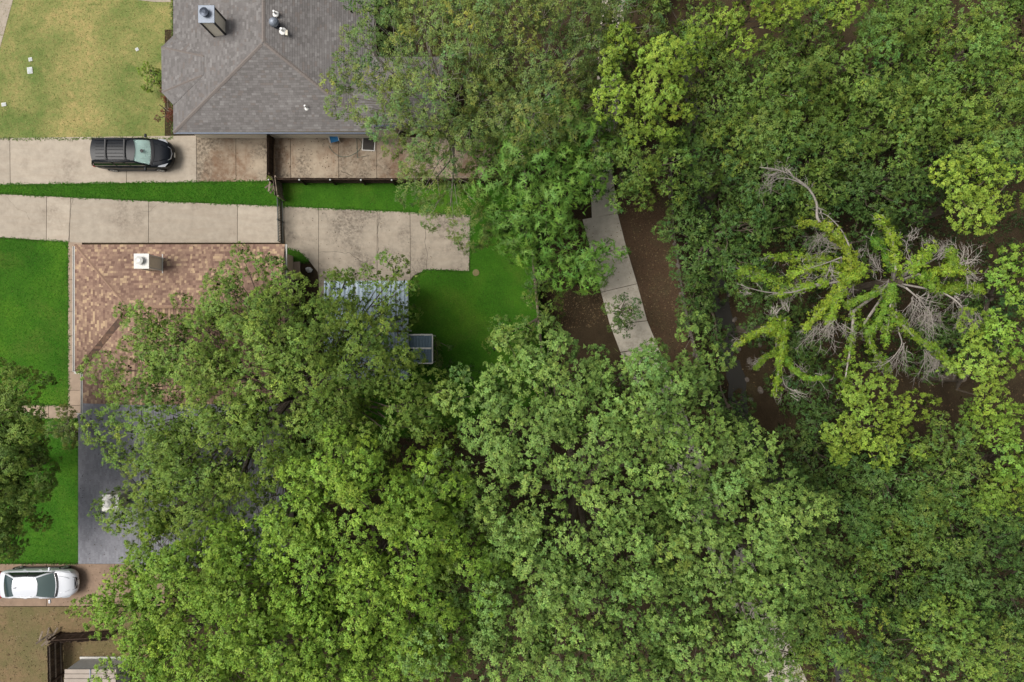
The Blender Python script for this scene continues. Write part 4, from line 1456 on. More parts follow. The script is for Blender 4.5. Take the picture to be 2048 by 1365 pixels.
def tree(label, trunk, lobes, style, seed, group=None, name='tree', twig=False, cat='tree', tz=None, lift=0.0, colmul=1.0, gaps=0.06):
    st = dict(STY[style])
    small = max(l[2] for l in lobes) < 30
    if small:
        st['cr'] *= .42; st['tr'] *= .6; st['L'] *= .75; st['W'] *= .75; st['tufts'] *= .6
        if max(l[2] for l in lobes) < 8: st['cr'] *= .3; st['L'] *= .7; st['W'] *= .7; st['tr'] *= .5
    r = np.random.default_rng(seed)
    lb = [lobe(l[0], l[1], l[2] * (.86 if style == 'yellow' and l[2] > 24 else 1), l[3] + (r.normal() * (0.85 if style in ('wood', 'dark') else 0.55) if l[2] > 45 else 0), *l[4:]) for l in lobes]
    ztop = max(l[0][2] for l in lb)
    tb = P(trunk[0], trunk[1], min(6.0, ztop * 0.6))
    gz = float(ground_z(np.array([tb.x]), np.array([tb.y]))[0])
    root = thing(name, label, cat, (tb.x, tb.y, gz), 0, group)
    root.location = (0, 0, 0)
    clumps = []
    gp = r.uniform(0, 6.28, 4)
    gapt = 9 if small or st.get('core', 1) == 0 or st.get('solid') else 1.2
    acc = np.zeros((0, 4))
    for li, (c, rh, rv, dens) in enumerate(lb):
        area = 2 * PI * rh * rh
        ntry = int(area / st['cr'] ** 2 * 5) + 30
        ph = r.uniform(0, 6.28, 4)
        for k in range(ntry):
            d = unit(r.normal(size=3))
            if d[2] < -0.3: d[2] *= -1
            az = math.atan2(d[1], d[0])
            wob = 1 + 0.13 * math.sin(2 * az + ph[0]) + 0.10 * math.sin(5 * az + ph[1]) + 0.07 * math.sin(9 * az + ph[2])
            cr = st['cr'] * min(1.5, max(0.55, r.lognormal(-0.05, 0.30)))
            if k > ntry * 0.85: cr = st['cr'] * r.uniform(.5, .65)
            p = c + d * np.array([rh * wob, rh * wob, rv]) + d * r.normal() * 0.40
            if r.random() > dens: continue
            bad = False
            for lj, (c2, rh2, rv2, _) in enumerate(lb):
                if lj == li: continue
                e = (p - c2) / np.array([rh2, rh2, rv2])
                if e.dot(e) < 0.62: bad = True; break
            if bad: continue
            if len(acc) and np.min(((acc[:, :3] - p) ** 2 * np.array([1, 1, .6])).sum(1) - (st['sp'] * (acc[:, 3] + cr)) ** 2) < 0: continue
            acc = np.vstack([acc, np.append(p, cr)])
            hollow = math.sin(2.0 * p[0] + gp[0]) + math.sin(2.3 * p[1] + gp[1]) + math.sin(1.25 * (p[0] + p[1]) + gp[2]) + math.sin(1.4 * (p[0] - p[1]) + gp[3])
            if hollow < -gapt or r.random() < gaps:
                if st.get('core', 1) == 0 or small: continue
                p = c + (p - c) * r.uniform(.5, .72) - UP * r.uniform(.3, .9)   # a lower bough shows in the hollow
                if r.random() < .05: continue
            clumps.append((p, c, cr))
    if not clumps:
        clumps = [(l[0], l[0], st['cr']) for l in lb]
    TC, TD, TR, CO, TN = [], [], [], [], []
    base = np.array(st['col']) * colmul
    trunk_xy = np.array([tb.x, tb.y, 0])
    heart = np.mean([l[0] for l in lb], axis=0) - UP * 2.0
    for p, c, cr in clumps:
        nf = max(7, int(st['tufts'] * 1.5 * (cr / st['cr']) ** 2))
        out = unit((p - c) * np.array([1, 1, 0]) + 1e-6)
        ax = unit((p - c) / max(1e-6, np.linalg.norm(p - c)) * 0.7 + UP * 0.7)
        k = np.arange(nf) + 0.5                                   # evenly spread over a ball, jittered
        ph_, th_ = np.arccos(1 - 2 * k / nf), k * 2.399963 + r.uniform(0, 6)
        d = np.stack([np.cos(th_) * np.sin(ph_), np.sin(th_) * np.sin(ph_), np.cos(ph_)], 1)
        d = unit(d + r.normal(size=d.shape) * 0.2)
        d = d[d @ ax > -0.3]
        nt = len(d)
        rad = cr * (0.88 + r.normal(size=nt) * 0.10)
        t = p + d * rad[:, None]
        al = d @ ax                                               # a plume: longer along its bough than across
        t = t + ax * (0.55 * cr * np.where(al > 0, al, 1.6 * al))[:, None]
        ccol = base * (1 + r.normal() * 0.10)
        y = r.normal() * st['hue'] * 0.5
        ccol = ccol * np.array([1 + y, 1 + 0.25 * y, 1 - 0.4 * y])
        tcol = ccol * (1 + r.normal(size=(nt, 1)) * 0.12) * (1 + r.normal(size=(nt, 1)) * st['hue'] * 0.5 * np.array([1, 0.3, -0.3]))
        TN.append(unit(d * .58 + unit((p - c) + 1e-6) * .45 + unit(p - heart) * .40 + UP * .08)); TC.append(t); TD.append(d); TR.append(st['tr'] * r.uniform(0.7, 1.3, nt)); CO.append(tcol)
    TC, TD, TR, CO = np.concatenate(TC), np.concatenate(TD), np.concatenate(TR), np.concatenate(CO)
    global NLEAF
    if st.get('core', 1):                                         # broad shaded leaves inside each clump and lobe
        kp = np.array([q[0] for q in clumps])
        ncl = max(3, int(22 * (st['cr'] / .6) ** 2))
        tc2 = np.repeat(kp, ncl, 0) + r.normal(size=(len(kp) * ncl, 3)) * st['cr'] * 0.28 - UP * 0.4 * st['cr']
        sh = []
        for (c, rh, rv, dens) in lb:
            m_ = int(2 * PI * rh * rh * 20 * dens)
            dd = unit(r.normal(size=(m_, 3))); dd[:, 2] = np.abs(dd[:, 2]) - .3
            sh.append(c + dd * np.array([rh, rh, rv]) * r.uniform(.2, .5, (m_, 1)))
        tc2 = np.concatenate([tc2] + sh)
        dd = unit(r.normal(size=tc2.shape) + UP * .6)
        q2, c2 = leaves(tc2, dd, np.full(len(tc2), .1), 1, st['L'] * 2.4, st['W'] * 2.7, np.repeat(base[None], len(tc2), 0), r, flat=.5)
        if style == 'fern': q2, c2 = leaves(tc2, dd, np.full(len(tc2), .1), 1, .3, .16, np.repeat(base[None], len(tc2), 0), r, flat=.5)
    else:
        q2 = None
    q, cols = leaves(TC, TD, TR, st['n'], st['L'], st['W'], CO, r, droop=0.12, whorl=style == 'fern')
    TN = np.repeat(np.concatenate(TN), st['n'], 0)
    if q2 is not None:
        TN = np.concatenate([TN, dd])
        q, cols = np.concatenate([q, q2]), np.concatenate([cols, c2])
    NLEAF += len(q)
    fast_quads('crown', q, cols, M['leaf'], root, nrm=TN)
    # trunk, limbs to the lobes, boughs to the clumps
    b = MB()
    zf = min(max(1.6, ztop * 0.38), 4.5)
    tr0 = (0.12 + 0.022 * ztop) * (0.42 if twig else 1) * (.18 if small else 1)
    fork = Vector((tb.x, tb.y, zf))
    b.tube([(tb.x, tb.y, gz - 0.2), (tb.x + r.normal() * .05, tb.y + r.normal() * .05, zf * 0.5), fork], [tr0 * 1.25, tr0, tr0 * 0.85], 8)
    for (c, rh, rv, _) in lb:
        cv = Vector(c)
        m1 = fork.lerp(cv, 0.45) + Vector((r.normal() * .25, r.normal() * .25, -0.1 * (cv - fork).length))
        b.tube([fork - Vector((0, 0, 0.25)), m1, cv + Vector((0, 0, 0.15 * rv))], [tr0 * 0.6, min(tr0 * 0.38, 0.03 + 0.045 * rh), 0.03], 6)
    for p, c, cr in clumps:
        pv, cv = Vector(p), Vector(c)
        s_ = fork.lerp(cv, r.uniform(.45, 1.0)).lerp(pv, r.uniform(.05, .3)) + Vector((0, 0, -0.2))
        m1 = s_.lerp(pv, 0.55) + Vector((r.normal() * .15, r.normal() * .15, -0.15))
        b.tube([s_, m1, pv], ([0.028, 0.018, 0.009] if twig else [0.045, 0.028, 0.012]), 4, cap=False)
        if twig:
            for _ in range(3):
                e = pv + Vector(unit(r.normal(size=3) + UP * 0.5 + unit((p - trunk_xy) * np.array([1, 1, 0]) + 1e-6) * 0.8)) * st['cr'] * r.uniform(0.6, 1.1)
                w = m1.lerp(pv, r.uniform(0.2, 1))
                b.tube([w, w.lerp(e, 0.5) + Vector((r.normal() * .08, r.normal() * .08, 0.05)), e], [0.014, 0.010, 0.005], 3, cap=False)
    b.build('trunk', M['greytwig'] if twig else M['bark'], root)
    return root


tree('broad olive green tree spreading over the brown roof and the metal patio roof', (560, 800),
     [(520, 622, 85, 9.2), (430, 632, 70, 8.4), (605, 622, 46, 8.2), (300, 735, 80, 8.2, 0.8), (300, 660, 50, 7.6, .7), (420, 730, 105, 9.8), (560, 720, 115, 10.6), (680, 720, 110, 10.2), (480, 830, 130, 10.8), (340, 880, 105, 9.4), (640, 830, 130, 11), (770, 770, 85, 9.2), (305, 980, 88, 8.4), (310, 1050, 68, 7.8), (430, 960, 110, 9.8), (560, 930, 110, 10.4), (700, 900, 95, 10), (820, 830, 75, 9.4), (655, 615, 55, 7.6), (700, 660, 50, 7.8), (700, 610, 46, 7.0, .8), (765, 610, 50, 6.8, .6), (790, 548, 26, 6.8), (745, 680, 50, 7.4, .8), (690, 560, 26, 6.8)], 'elm', 101)
tree('big lime green tree with a dark hollow near its middle above the yellowish one', (740, 1150),
     [(700, 990, 90, 12.6), (800, 1050, 110, 13.2), (630, 1080, 110, 12.8), (720, 1150, 110, 13.6), (880, 1150, 95, 12.4), (800, 1200, 100, 13.2), (640, 1220, 115, 12.8), (540, 1150, 100, 12), (740, 1310, 110, 12.8), (850, 1290, 85, 12), (600, 1340, 100, 12.4), (850, 960, 55, 11), (860, 1040, 70, 12)], 'lime', 102)
tree('yellowish green tree reaching out over the brown driveway and the shed roof', (380, 1270),
     [(440, 1130, 95, 11.4), (330, 1140, 85, 10.2), (270, 1210, 80, 9.6), (400, 1220, 105, 11.6), (510, 1260, 100, 11.8), (310, 1290, 100, 10.6), (430, 1330, 105, 11.4), (300, 1340, 60, 9.4), (215, 1215, 34, 8.6)], 'lime', 103, colmul=0.95)
tree('huge blue green tree with a dark gap at its centre, below the footpath', (1160, 990),
     [(1085, 738, 85, 11.6), (990, 800, 78, 11), (1200, 770, 85, 11.6), (1312, 758, 72, 11), (1395, 750, 62, 10.2), (1340, 830, 80, 11.8), (1290, 790, 70, 12), (1005, 900, 98, 12.8), (1130, 850, 105, 13.2), (1260, 850, 105, 13), (1350, 900, 75, 12.4), (930, 980, 75, 12), (1050, 1060, 95, 12.8), (1240, 1060, 95, 13.2), (1330, 1000, 90, 13), (1000, 1160, 100, 12.4), (1130, 1160, 100, 13), (1260, 1170, 100, 13), (960, 1280, 90, 11.8), (1080, 1290, 105, 12), (1210, 1300, 100, 12.2)], 'blue', 104)
tree('blue green tree right of the huge one, its crown hanging towards the creek', (1480, 1080),
     [(1510, 920, 70, 11.2), (1440, 980, 75, 11), (1560, 1040, 85, 12), (1460, 1080, 90, 12.4), (1590, 1120, 75, 11.4), (1380, 1160, 85, 12), (1490, 1180, 95, 12), (1400, 1270, 90, 11.6), (1500, 1270, 85, 11), (1340, 1340, 85, 11.4), (1450, 1350, 80, 11), (1540, 1210, 75, 11), (1590, 1200, 45, 10.4), (1410, 1070, 80, 12.2)], 'blue', 105, colmul=0.97)
tree('dull olive tree cut by the left edge beside the narrow green lawn', (-40, 950),
     [(12, 800, 54, 8), (-35, 785, 50, 8.5), (8, 870, 60, 9), (16, 910, 50, 8.4), (18, 965, 60, 8.6), (14, 1035, 52, 8), (-30, 950, 70, 9.4), (-50, 860, 70, 9), (-40, 1050, 60, 8.4)], 'thick', 106, colmul=0.9)
tree('thin grey green tree with bare twigs leaning over the grey roof', (900, 240),
     [(745, 105, 55, 9.4), (740, 180, 60, 9.4), (780, 240, 50, 8.6, .8), (840, 230, 45, 8.4, .9), (890, 180, 50, 9), (840, 50, 75, 10), (860, 140, 85, 10.4), (860, 225, 75, 9.4, .7), (950, 90, 80, 10.6), (960, 180, 75, 10, .8), (880, 320, 60, 7.8, .45), (850, 380, 50, 7, .45), (900, 410, 55, 6.8, .55), (930, 270, 60, 8.6, .6)], 'sparse', 107, twig=True)
tree('pale yellow flecked tree with thin leaves between the grey roof and the footpath', (1060, 200),
     [(1010, 30, 75, 10), (1080, 120, 85, 10.4), (1060, 210, 75, 9.6), (1120, 190, 60, 9.4), (1110, 40, 60, 9.4, .7), (1160, 90, 55, 9), (990, 240, 55, 8.4, .7), (1130, 250, 45, 8.4, .7)], 'sparse', 108, twig=True, colmul=0.95)
tree('fresh green feathery tree overhanging the back lawn and the footpath', (1090, 370),
     [(1080, 290, 75, 8.6), (1155, 290, 60, 8.2), (1020, 340, 60, 7.8), (1100, 370, 75, 8.6), (1155, 365, 46, 7.6), (1050, 420, 58, 7.4), (1095, 440, 44, 7), (1010, 465, 38, 6.2), (1060, 490, 32, 5.8)], 'fern', 109)
tree('low yellow green feathery tree beside the joint of the footpath', (1155, 530),
     [(1150, 515, 45, 5.2), (1195, 505, 28, 4.8), (1160, 555, 28, 4.6), (1120, 525, 30, 4.8), (1185, 540, 26, 4.6)], 'fern', 110, colmul=1.1)
tree('bright lime upright tree beside the footpath at the top', (1222, 170),
     [(1220, 130, 36, 10), (1222, 185, 36, 9.6), (1240, 235, 28, 8.8)], 'yellow', 111)
tree('bright lime two lobed tree over the brown strip at the top', (1320, 160),
     [(1350, 95, 36, 10.6), (1340, 160, 46, 10.8), (1295, 120, 36, 10.2), (1290, 190, 38, 9.8), (1355, 200, 26, 9.6), (1295, 255, 40, 9)], 'yellow', 112, colmul=0.92)
tree('mid green small leaved tree covering the top end of the mulch strip', (1270, 330),
     [(1250, 310, 55, 7.8), (1310, 330, 60, 7.6), (1270, 380, 45, 6.8), (1340, 290, 45, 7.6), (1210, 270, 35, 7.4, .7), (1330, 375, 35, 6.4)], 'wood', 113)
tree('grey twiggy tree hiding the footpath at the top edge', (1230, 20), [(1235, 10, 62, 9, .95), (1195, 40, 50, 8.4, .9), (1275, 60, 40, 8, .8), (1215, 75, 44, 8), (1205, 150, 40, 7.6), (1215, 220, 40, 7.2), (1208, 285, 38, 7), (1225, -40, 60, 9)], 'sparse', 114, twig=True, colmul=0.8)
tree('pale yellow green tree crown at the top edge among dark woodland trees', (1470, 40),
     [(1465, 40, 40, 11.4), (1530, 10, 40, 11.6), (1420, 30, 26, 11), (1480, 85, 30, 11), (1560, 40, 26, 11.2), (1500, -40, 50, 12)], 'yellow', 115, colmul=0.85)
tree('bright green tree crown cut by the top edge right of the pale one', (1680, 0), [(1690, 5, 34, 10.8), (1640, -40, 40, 10.8), (1725, -40, 40, 10.8)], 'yellow', 116, colmul=0.85)
tree('dark woodland tree right of the bright lime two lobed tree', (1450, 190), [(1500, 190, 90, 8.8), (1420, 170, 65, 8.4), (1440, 250, 65, 8.2), (1570, 150, 70, 9), (1380, 60, 60, 8), (1430, 100, 60, 8.4)], 'wood', 117, colmul=.9)
tree('woodland tree below the pale yellow green crown at the top', (1640, 120), [(1640, 120, 85, 9.4), (1720, 110, 75, 9.6), (1600, 60, 55, 8.8), (1660, 190, 75, 9.2), (1760, 60, 50, 9)], 'wood', 118)
tree('dense dark green tree above the grey broken branch', (1620, 280), [(1620, 270, 85, 9.2), (1550, 260, 65, 8.8), (1700, 270, 80, 9.6), (1560, 320, 55, 8.2), (1640, 335, 60, 8.4)], 'wood', 119, colmul=.88)
tree('green tree in the top right with a dark gap to its left', (1860, 70), [(1860, 60, 80, 10), (1800, 30, 60, 9.6), (1900, 120, 70, 9.8), (1840, -20, 70, 9.8)], 'wood', 120, colmul=1.05)
tree('green tree filling the top right corner', (1990, 70), [(1985, 50, 80, 10.8), (2040, 120, 70, 10.6), (1960, 130, 55, 10.2), (2050, 0, 70, 11)], 'wood', 121, colmul=1.15)
tree('olive woodland tree above the bright yellow green tree on the right', (1850, 230), [(1820, 190, 75, 9.6), (1880, 220, 75, 9.6), (1810, 260, 70, 9.2), (1760, 200, 55, 9.2), (1900, 290, 55, 9)], 'wood', 122)
tree('olive woodland tree at the right edge above the bright yellow green tree', (1990, 250), [(1980, 230, 80, 9.8), (2040, 280, 70, 9.6), (1970, 310, 50, 9), (2050, 200, 60, 9.6)], 'wood', 123, colmul=1.1)
tree('dark green tree between the two bare branched trees and the olive woodland', (1740, 370), [(1740, 350, 75, 8.6), (1800, 380, 65, 8.4), (1680, 390, 55, 7.8), (1730, 420, 50, 7.6), (1850, 350, 50, 8.2)], 'dark', 124, colmul=1.05)
tree('dark low tree leaning over the creek beside the brown mulch strip', (1430, 470), [(1410, 470, 65, 5.6), (1470, 430, 65, 6.2), (1400, 540, 45, 4.6), (1460, 520, 55, 5.2), (1530, 440, 60, 6.4), (1380, 430, 40, 5)], 'dark', 125, colmul=1.25)
tree('dark tree above the stones in the creek', (1480, 350), [(1500, 350, 60, 7), (1460, 320, 50, 7), (1390, 340, 45, 6.4), (1540, 380, 50, 6.8), (1370, 290, 40, 6.8)], 'dark', 126, colmul=1.15)
tree('bright yellow green tree on the right above the bare twigs', (1945, 400), [(1940, 390, 50, 10.6), (1905, 360, 36, 10.2), (1985, 410, 36, 10.2), (1945, 440, 36, 9.8), (1960, 350, 32, 10)], 'yellow', 127, colmul=.95)
tree('bright green tree cut by the right edge beside the bare twigs', (2030, 590), [(2020, 530, 42, 9.8), (2035, 590, 48, 9.8), (2025, 650, 40, 9.2), (2060, 540, 40, 10)], 'lime', 128)
tree('bright yellow green tree above the brown clearing at the right edge', (1970, 760), [(1960, 740, 45, 9.4), (1985, 800, 38, 9), (2000, 730, 34, 9), (1960, 690, 34, 8.6)], 'yellow', 129, colmul=.85)
tree('bright yellow green tree below the ivy covered trunks', (1740, 830), [(1735, 790, 50, 9), (1710, 850, 45, 8.8), (1790, 830, 45, 8.8), (1800, 880, 40, 8.4), (1740, 890, 32, 8), (1680, 880, 30, 8)], 'yellow', 130, colmul=.9)
tree('dark tree beside the creek below the yellow green tree', (1650, 900), [(1640, 830, 50, 5), (1620, 890, 55, 5), (1680, 930, 60, 5.6), (1600, 950, 45, 4.6), (1640, 970, 50, 5)], 'dark', 131, colmul=.9)
tree('dark green tree in the lower right woodland beside the blue green crown', (1770, 980), [(1780, 950, 65, 7.8), (1840, 990, 65, 7.8), (1750, 1030, 70, 7.6), (1700, 1000, 50, 7)], 'dark', 132, colmul=1.25)
tree('mid green tree in the middle of the lower right woodland', (1800, 1110), [(1800, 1100, 75, 8), (1860, 1080, 65, 7.8), (1750, 1120, 60, 7.4), (1830, 1170, 60, 7.4)], 'wood', 133, colmul=.95)
tree('green tree below the brown clearing on the right', (1930, 970), [(1930, 930, 75, 8.2), (1900, 1000, 75, 8), (1970, 1010, 65, 8)], 'wood', 134, colmul=.9)
tree('brighter green tree at the right edge below the brown clearing', (2030, 930), [(2030, 880, 55, 9.2), (2020, 960, 50, 9), (2060, 930, 60, 9.4)], 'lime', 135, colmul=.85)
tree('dark green tree at the right edge of the lower right woodland', (2000, 1120), [(1960, 1100, 75, 7), (2030, 1080, 70, 7.2), (1920, 1150, 60, 6.6), (2040, 1180, 60, 6.8), (1970, 1190, 55, 6.4)], 'dark', 136, colmul=1.1)
tree('mid green rounded tree right of the blue green crown near the bottom', (1660, 1240), [(1640, 1200, 60, 8.2), (1700, 1240, 60, 8), (1640, 1280, 65, 8), (1600, 1320, 55, 7.6), (1700, 1320, 65, 7.8), (1720, 1180, 45, 7.6)], 'wood', 137, colmul=1.15)
tree('pale green tree at the bottom edge of the lower right woodland', (1880, 1310), [(1860, 1290, 65, 8.8), (1930, 1310, 65, 8.8), (1830, 1350, 60, 8.4), (1960, 1350, 55, 8.4), (1900, 1250, 40, 8)], 'elm', 138, colmul=1.2)
tree('green tree cut by the bottom right corner', (2050, 1340), [(2045, 1340, 50, 8), (2060, 1280, 45, 8)], 'wood', 139)
tree('dark tree filling the gap at the bottom of the lower right woodland', (1790, 1240), [(1790, 1230, 55, 5.4), (1850, 1220, 50, 5.2), (1980, 1250, 60, 5), (1770, 1320, 50, 5.4)], 'dark', 140)
tree('dark tree at the top edge between the grey roof and the thin tree', (745, 0), [(755, 5, 30, 5.5), (780, -20, 40, 6)], 'dark', 141, colmul=1.2)
tree('small sapling leaning over the footpath above the huge tree', (1245, 625), [(1243, 622, 15, 3.6), (1240, 645, 13, 3.4), (1258, 628, 8, 3.4)], 'dark', 142, cat='sapling', name='sapling')
for i, (lab, lobes_, sty, cm) in enumerate([
    ('dark bush over the footpath at the top edge', [(1215, 30, 38, 5.4), (1212, 95, 34, 5), (1230, 0, 42, 5.6), (1232, 60, 38, 5.2), (1226, 130, 38, 5)], 'wood', .8),
    ('dark bush at the end of the back lawn above the huge tree', [(1090, 630, 36, 3.4), (1060, 670, 40, 3.6), (1010, 670, 36, 4)], 'wood', .9),
    ('dark bush along the creek beside the end of the stone wall', [(1385, 600, 22, 2), (1390, 640, 24, 2.2), (1380, 560, 22, 2)], 'dark', 1),
    ('dark bush in the creek channel below the stones', [(1450, 810, 30, 1.6), (1470, 850, 26, 1.8), (1440, 760, 26, 1.5)], 'dark', .9),
    ('dark bush added over the creek water to shade it', [(1420, 610, 34, 3), (1436, 680, 30, 2.6), (1415, 560, 30, 3)], 'dark', .9),  # added bush: closes the canopy so the creek looks darker
    ('shady bush at the foot of the ivy covered trees', [(1560, 640, 50, 3.6), (1600, 700, 50, 3.4), (1530, 580, 45, 3.6), (1500, 540, 40, 4)], 'dark', 1),
    ('low green bush under the bare twigs on the right', [(1900, 670, 55, 3.6), (1960, 620, 50, 4), (1860, 720, 40, 3)], 'dark', 1.2),
    ('green bush between the ivy tree and the dark tree above', [(1640, 480, 45, 4.6), (1790, 470, 45, 4.2), (1600, 440, 40, 4.6)], 'dark', 1),
    ('dark bush under the dead branches near the creek', [(1640, 760, 40, 3), (1590, 790, 36, 2.8)], 'dark', .9),
    ('dark bush beside the board fence under the feathery tree', [(1080, 560, 22, 2.2), (1060, 440, 28, 2.6)], 'dark', 1),
    ('shrubs below the feathery tree beside the footpath', [(1200, 330, 30, 3), (1215, 290, 30, 3.4), (1200, 380, 22, 2.6)], 'dark', 1),
]):
    tree(lab, (lobes_[0][0], lobes_[0][1]), lobes_, sty, 200 + i, name='bush', cat='bush', colmul=cm)
# garden shrubs by the houses
tree('rounded olive shrub against the bay of the grey roofed house', (315, 152), [(316, 150, 17, 1.2), (318, 168, 13, 1.1)], 'yellow', 220, name='shrub', cat='shrub', colmul=.7)
tree('dry brown and green shrub at the walkway corner of the duplex', (138, 850), [(135, 848, 16, 1.1, .8), (148, 868, 12, .9), (128, 862, 10, .8, .7)], 'sparse', 221, name='shrub', cat='shrub', colmul=.95, twig=True)
STY['red'] = dict(STY['dull'], col=(.16, .055, .03))
tree('reddish shrub against the corner of the grey roofed house', (337, 222), [(337, 222, 12, .9)], 'red', 222, name='shrub', cat='shrub')
tree('weedy shrub beside the white awning frame', (872, 690), [(870, 690, 14, 1.5, .8), (868, 715, 12, 1.4, .8)], 'dull', 223, name='shrub', cat='shrub')
_r = np.random.default_rng(5)
_p = np.array([list(P(539, 357, 1.3))] * 9) + _r.normal(size=(9, 3)) * .07
_q, _c = leaves(_p, unit(_r.normal(size=(9, 3)) + UP), np.full(9, .06), 7, .09, .05, np.array([[.26, .36, .05]] * 9), _r)
fast_quads('weed', _q, _c, M['leaf'], None, label='small lime weed growing on the fence corner above the gate', cat='weed')

# ------------------------------------------------------------------ ivy covered dead trees
def V8(cx, cy, z): return P(1440 + cx / 2.844, 320 + cy / 2.844, z)


def smooth_line(pts, n=5):
    out = []
    k = len(pts)
    for i in range(k - 1):
        p0, p1, p2, p3 = pts[max(i - 1, 0)], pts[i], pts[i + 1], pts[min(i + 2, k - 1)]
        for j in range(n):
            t = j / n
            out.append(0.5 * ((2 * p1) + (p2 - p0) * t + (2 * p0 - 5 * p1 + 4 * p2 - p3) * t * t + (3 * p1 - p0 - 3 * p2 + p3) * t ** 3))
    out.append(pts[-1])
    return out


def twig_fan(b, start, ang, spread, length, n, rr, droop=0.25, r0=0.017, side=3):
    """a spray of bare twigs; ang in the picture's sense (0 = east, 90 = north)"""
    for i in range(n):
        a = math.radians(ang + rr.gauss(0, spread))
        ln = length * rr.uniform(0.55, 1.1)
        p = Vector(start) + Vector((rr.gauss(0, .12), rr.gauss(0, .12), rr.gauss(0, .1)))
        pts = [p.copy()]
        cur = a
        el = rr.uniform(-0.1, 0.35)
        ns = 6
        curl = rr.gauss(0, 0.12)
        for k in range(ns):
            cur += curl + rr.gauss(0, 0.13)
            el -= droop * 0.3
            p = p + Vector((math.cos(cur) * math.cos(el), math.sin(cur) * math.cos(el), math.sin(el))) * ln / ns
            pts.append(p.copy())
        b.tube(pts, [r0 * (1 - 0.8 * k / ns) for k in range(ns + 1)], 3, cap=False)
        for _ in range(side):
            k = rr.randint(1, ns - 1)
            s = pts[k]
            a2 = cur + rr.choice((-1, 1)) * rr.uniform(0.3, 0.9)
            l2 = ln * rr.uniform(0.2, 0.45)
            m_ = s + Vector((math.cos(a2), math.sin(a2), rr.uniform(-.2, .2))) * l2 * 0.5
            a3 = a2 + rr.gauss(0, 0.4)
            e = m_ + Vector((math.cos(a3), math.sin(a3), rr.uniform(-.4, .1))) * l2 * 0.5
            b.tube([s, m_, e], [r0 * 0.55, r0 * 0.4, r0 * 0.18], 3, cap=False)


def ivy_tree(label, base, fork, branches, fans, seed):
    """branches: (points in crop coords, z from, z to, ivy radius from, to or None, wood radius)"""
    r = np.random.default_rng(seed)
    rr = random.Random(seed)
    root = thing('ivy_covered_tree', label, 'tree')
    fk = V8(*fork)
    gz = float(ground_z(np.array([fk.x]), np.array([fk.y]))[0])
    b = MB()
    b.tube([(fk.x, fk.y, gz - .2), (fk.x + .1, fk.y - .05, 3), (fk.x - .05, fk.y + .05, 6), fk], [.38, .3, .24, .16], 9)
    b.build('trunk', M['bark'], root)
    tr_pts = [Vector((fk.x, fk.y, z)) for z in np.arange(1, fork[2], 0.12)]
    for (pts, z0, z1, ivy, wr) in branches:
        n = len(pts)
        line = smooth_line([V8(x, y, z0 + (z1 - z0) * i / (n - 1) + rr.gauss(0, .12)) for i, (x, y) in enumerate(pts)])
        if ivy is not None or (Vector(line[0]) - fk).length < 3:
            full = [fk - Vector((0, 0, 0.8)), fk.lerp(line[0], 0.6) + Vector((0, 0, -.35))] + line
        else:
            full = line
        b = MB()
        k = len(full)
        b.tube(full, [max(0.012, wr * (1 - 0.8 * i / (k - 1))) for i in range(k)], 6)
        bo = b.build('branch', M['deadwood'], root)
        tb_ = MB()
        for q in range(2 + len(line) // 3):                            # loose twigs along the limb
            i = rr.randint(len(line) // 3, len(line) - 1)
            d = line[i] - line[max(0, i - 1)]
            ang = math.degrees(math.atan2(d.y, d.x))
            twig_fan(tb_, line[i], ang + rr.choice((-40, 40, 0)), 22, rr.uniform(.4, .9), 2, rr, .3, .012, 2)
        tb_.build('twig_spray', M['deadwood'], bo, kind='stuff')
        if ivy is not None:
            i0, i1 = ivy
            # tufts in a sleeve round the limb
            seg = np.array([list(p) for p in line])
            m = 19 * len(line)
            t = r.uniform(0, len(line) - 1.001, m)
            u = t / (len(line) - 1)
            keep = np.sin(u * r.uniform(9, 16) + r.uniform(0, 6)) + np.sin(u * 31 + r.uniform(0, 6)) * .6 + r.normal(size=m) * .5 > -1.45
            t, u = t[keep], u[keep]; m = len(t)
            i = t.astype(int); f = (t - i)[:, None]
            c = seg[i] * (1 - f) + seg[np.minimum(i + 1, len(line) - 1)] * f
            rad = 1.32 * (i0 + (i1 - i0) * u) * (0.62 + 0.30 * np.sin(u * r.uniform(10, 18) + seed) + 0.22 * np.sin(u * 37 + r.uniform(0, 6)) + 0.15 * r.normal(size=m))
            rad = np.clip(rad, .06, None) * np.where(r.random(m) < .12, 1.55, 1.0)
            d = unit(r.normal(size=(m, 3)) + UP * 0.45)
            tc = c + d * (rad * r.uniform(0.55, 1.05, m))[:, None] - UP * (rad * np.where(r.random(m) < .2, .8, 0))[:, None]
            col = np.array([.205, .310, .032]) * (1 + r.normal() * .12) * (1 + r.normal(size=(m, 1)) * .15) * (1 + (r.normal(size=(m, 1)) * .12 + r.normal() * .1) * np.array([1, .3, 0]))
            q_, c_ = leaves(tc, d, np.full(m, .12), 14, .10, .078, col, r, droop=.25, cvar=.12)
            fast_quads('ivy', q_, c_, M['ivy'], bo, nrm=np.repeat(d, 14, 0))
    for (x, y, z, ang, spread, ln, n) in fans:   # bare sprays
        b = MB()
        twig_fan(b, V8(x, y, z), ang, spread, ln, n, rr, .25, .017, 5)
        b.build('twig_fan', M['deadwood'], root, kind='stuff')
    return root


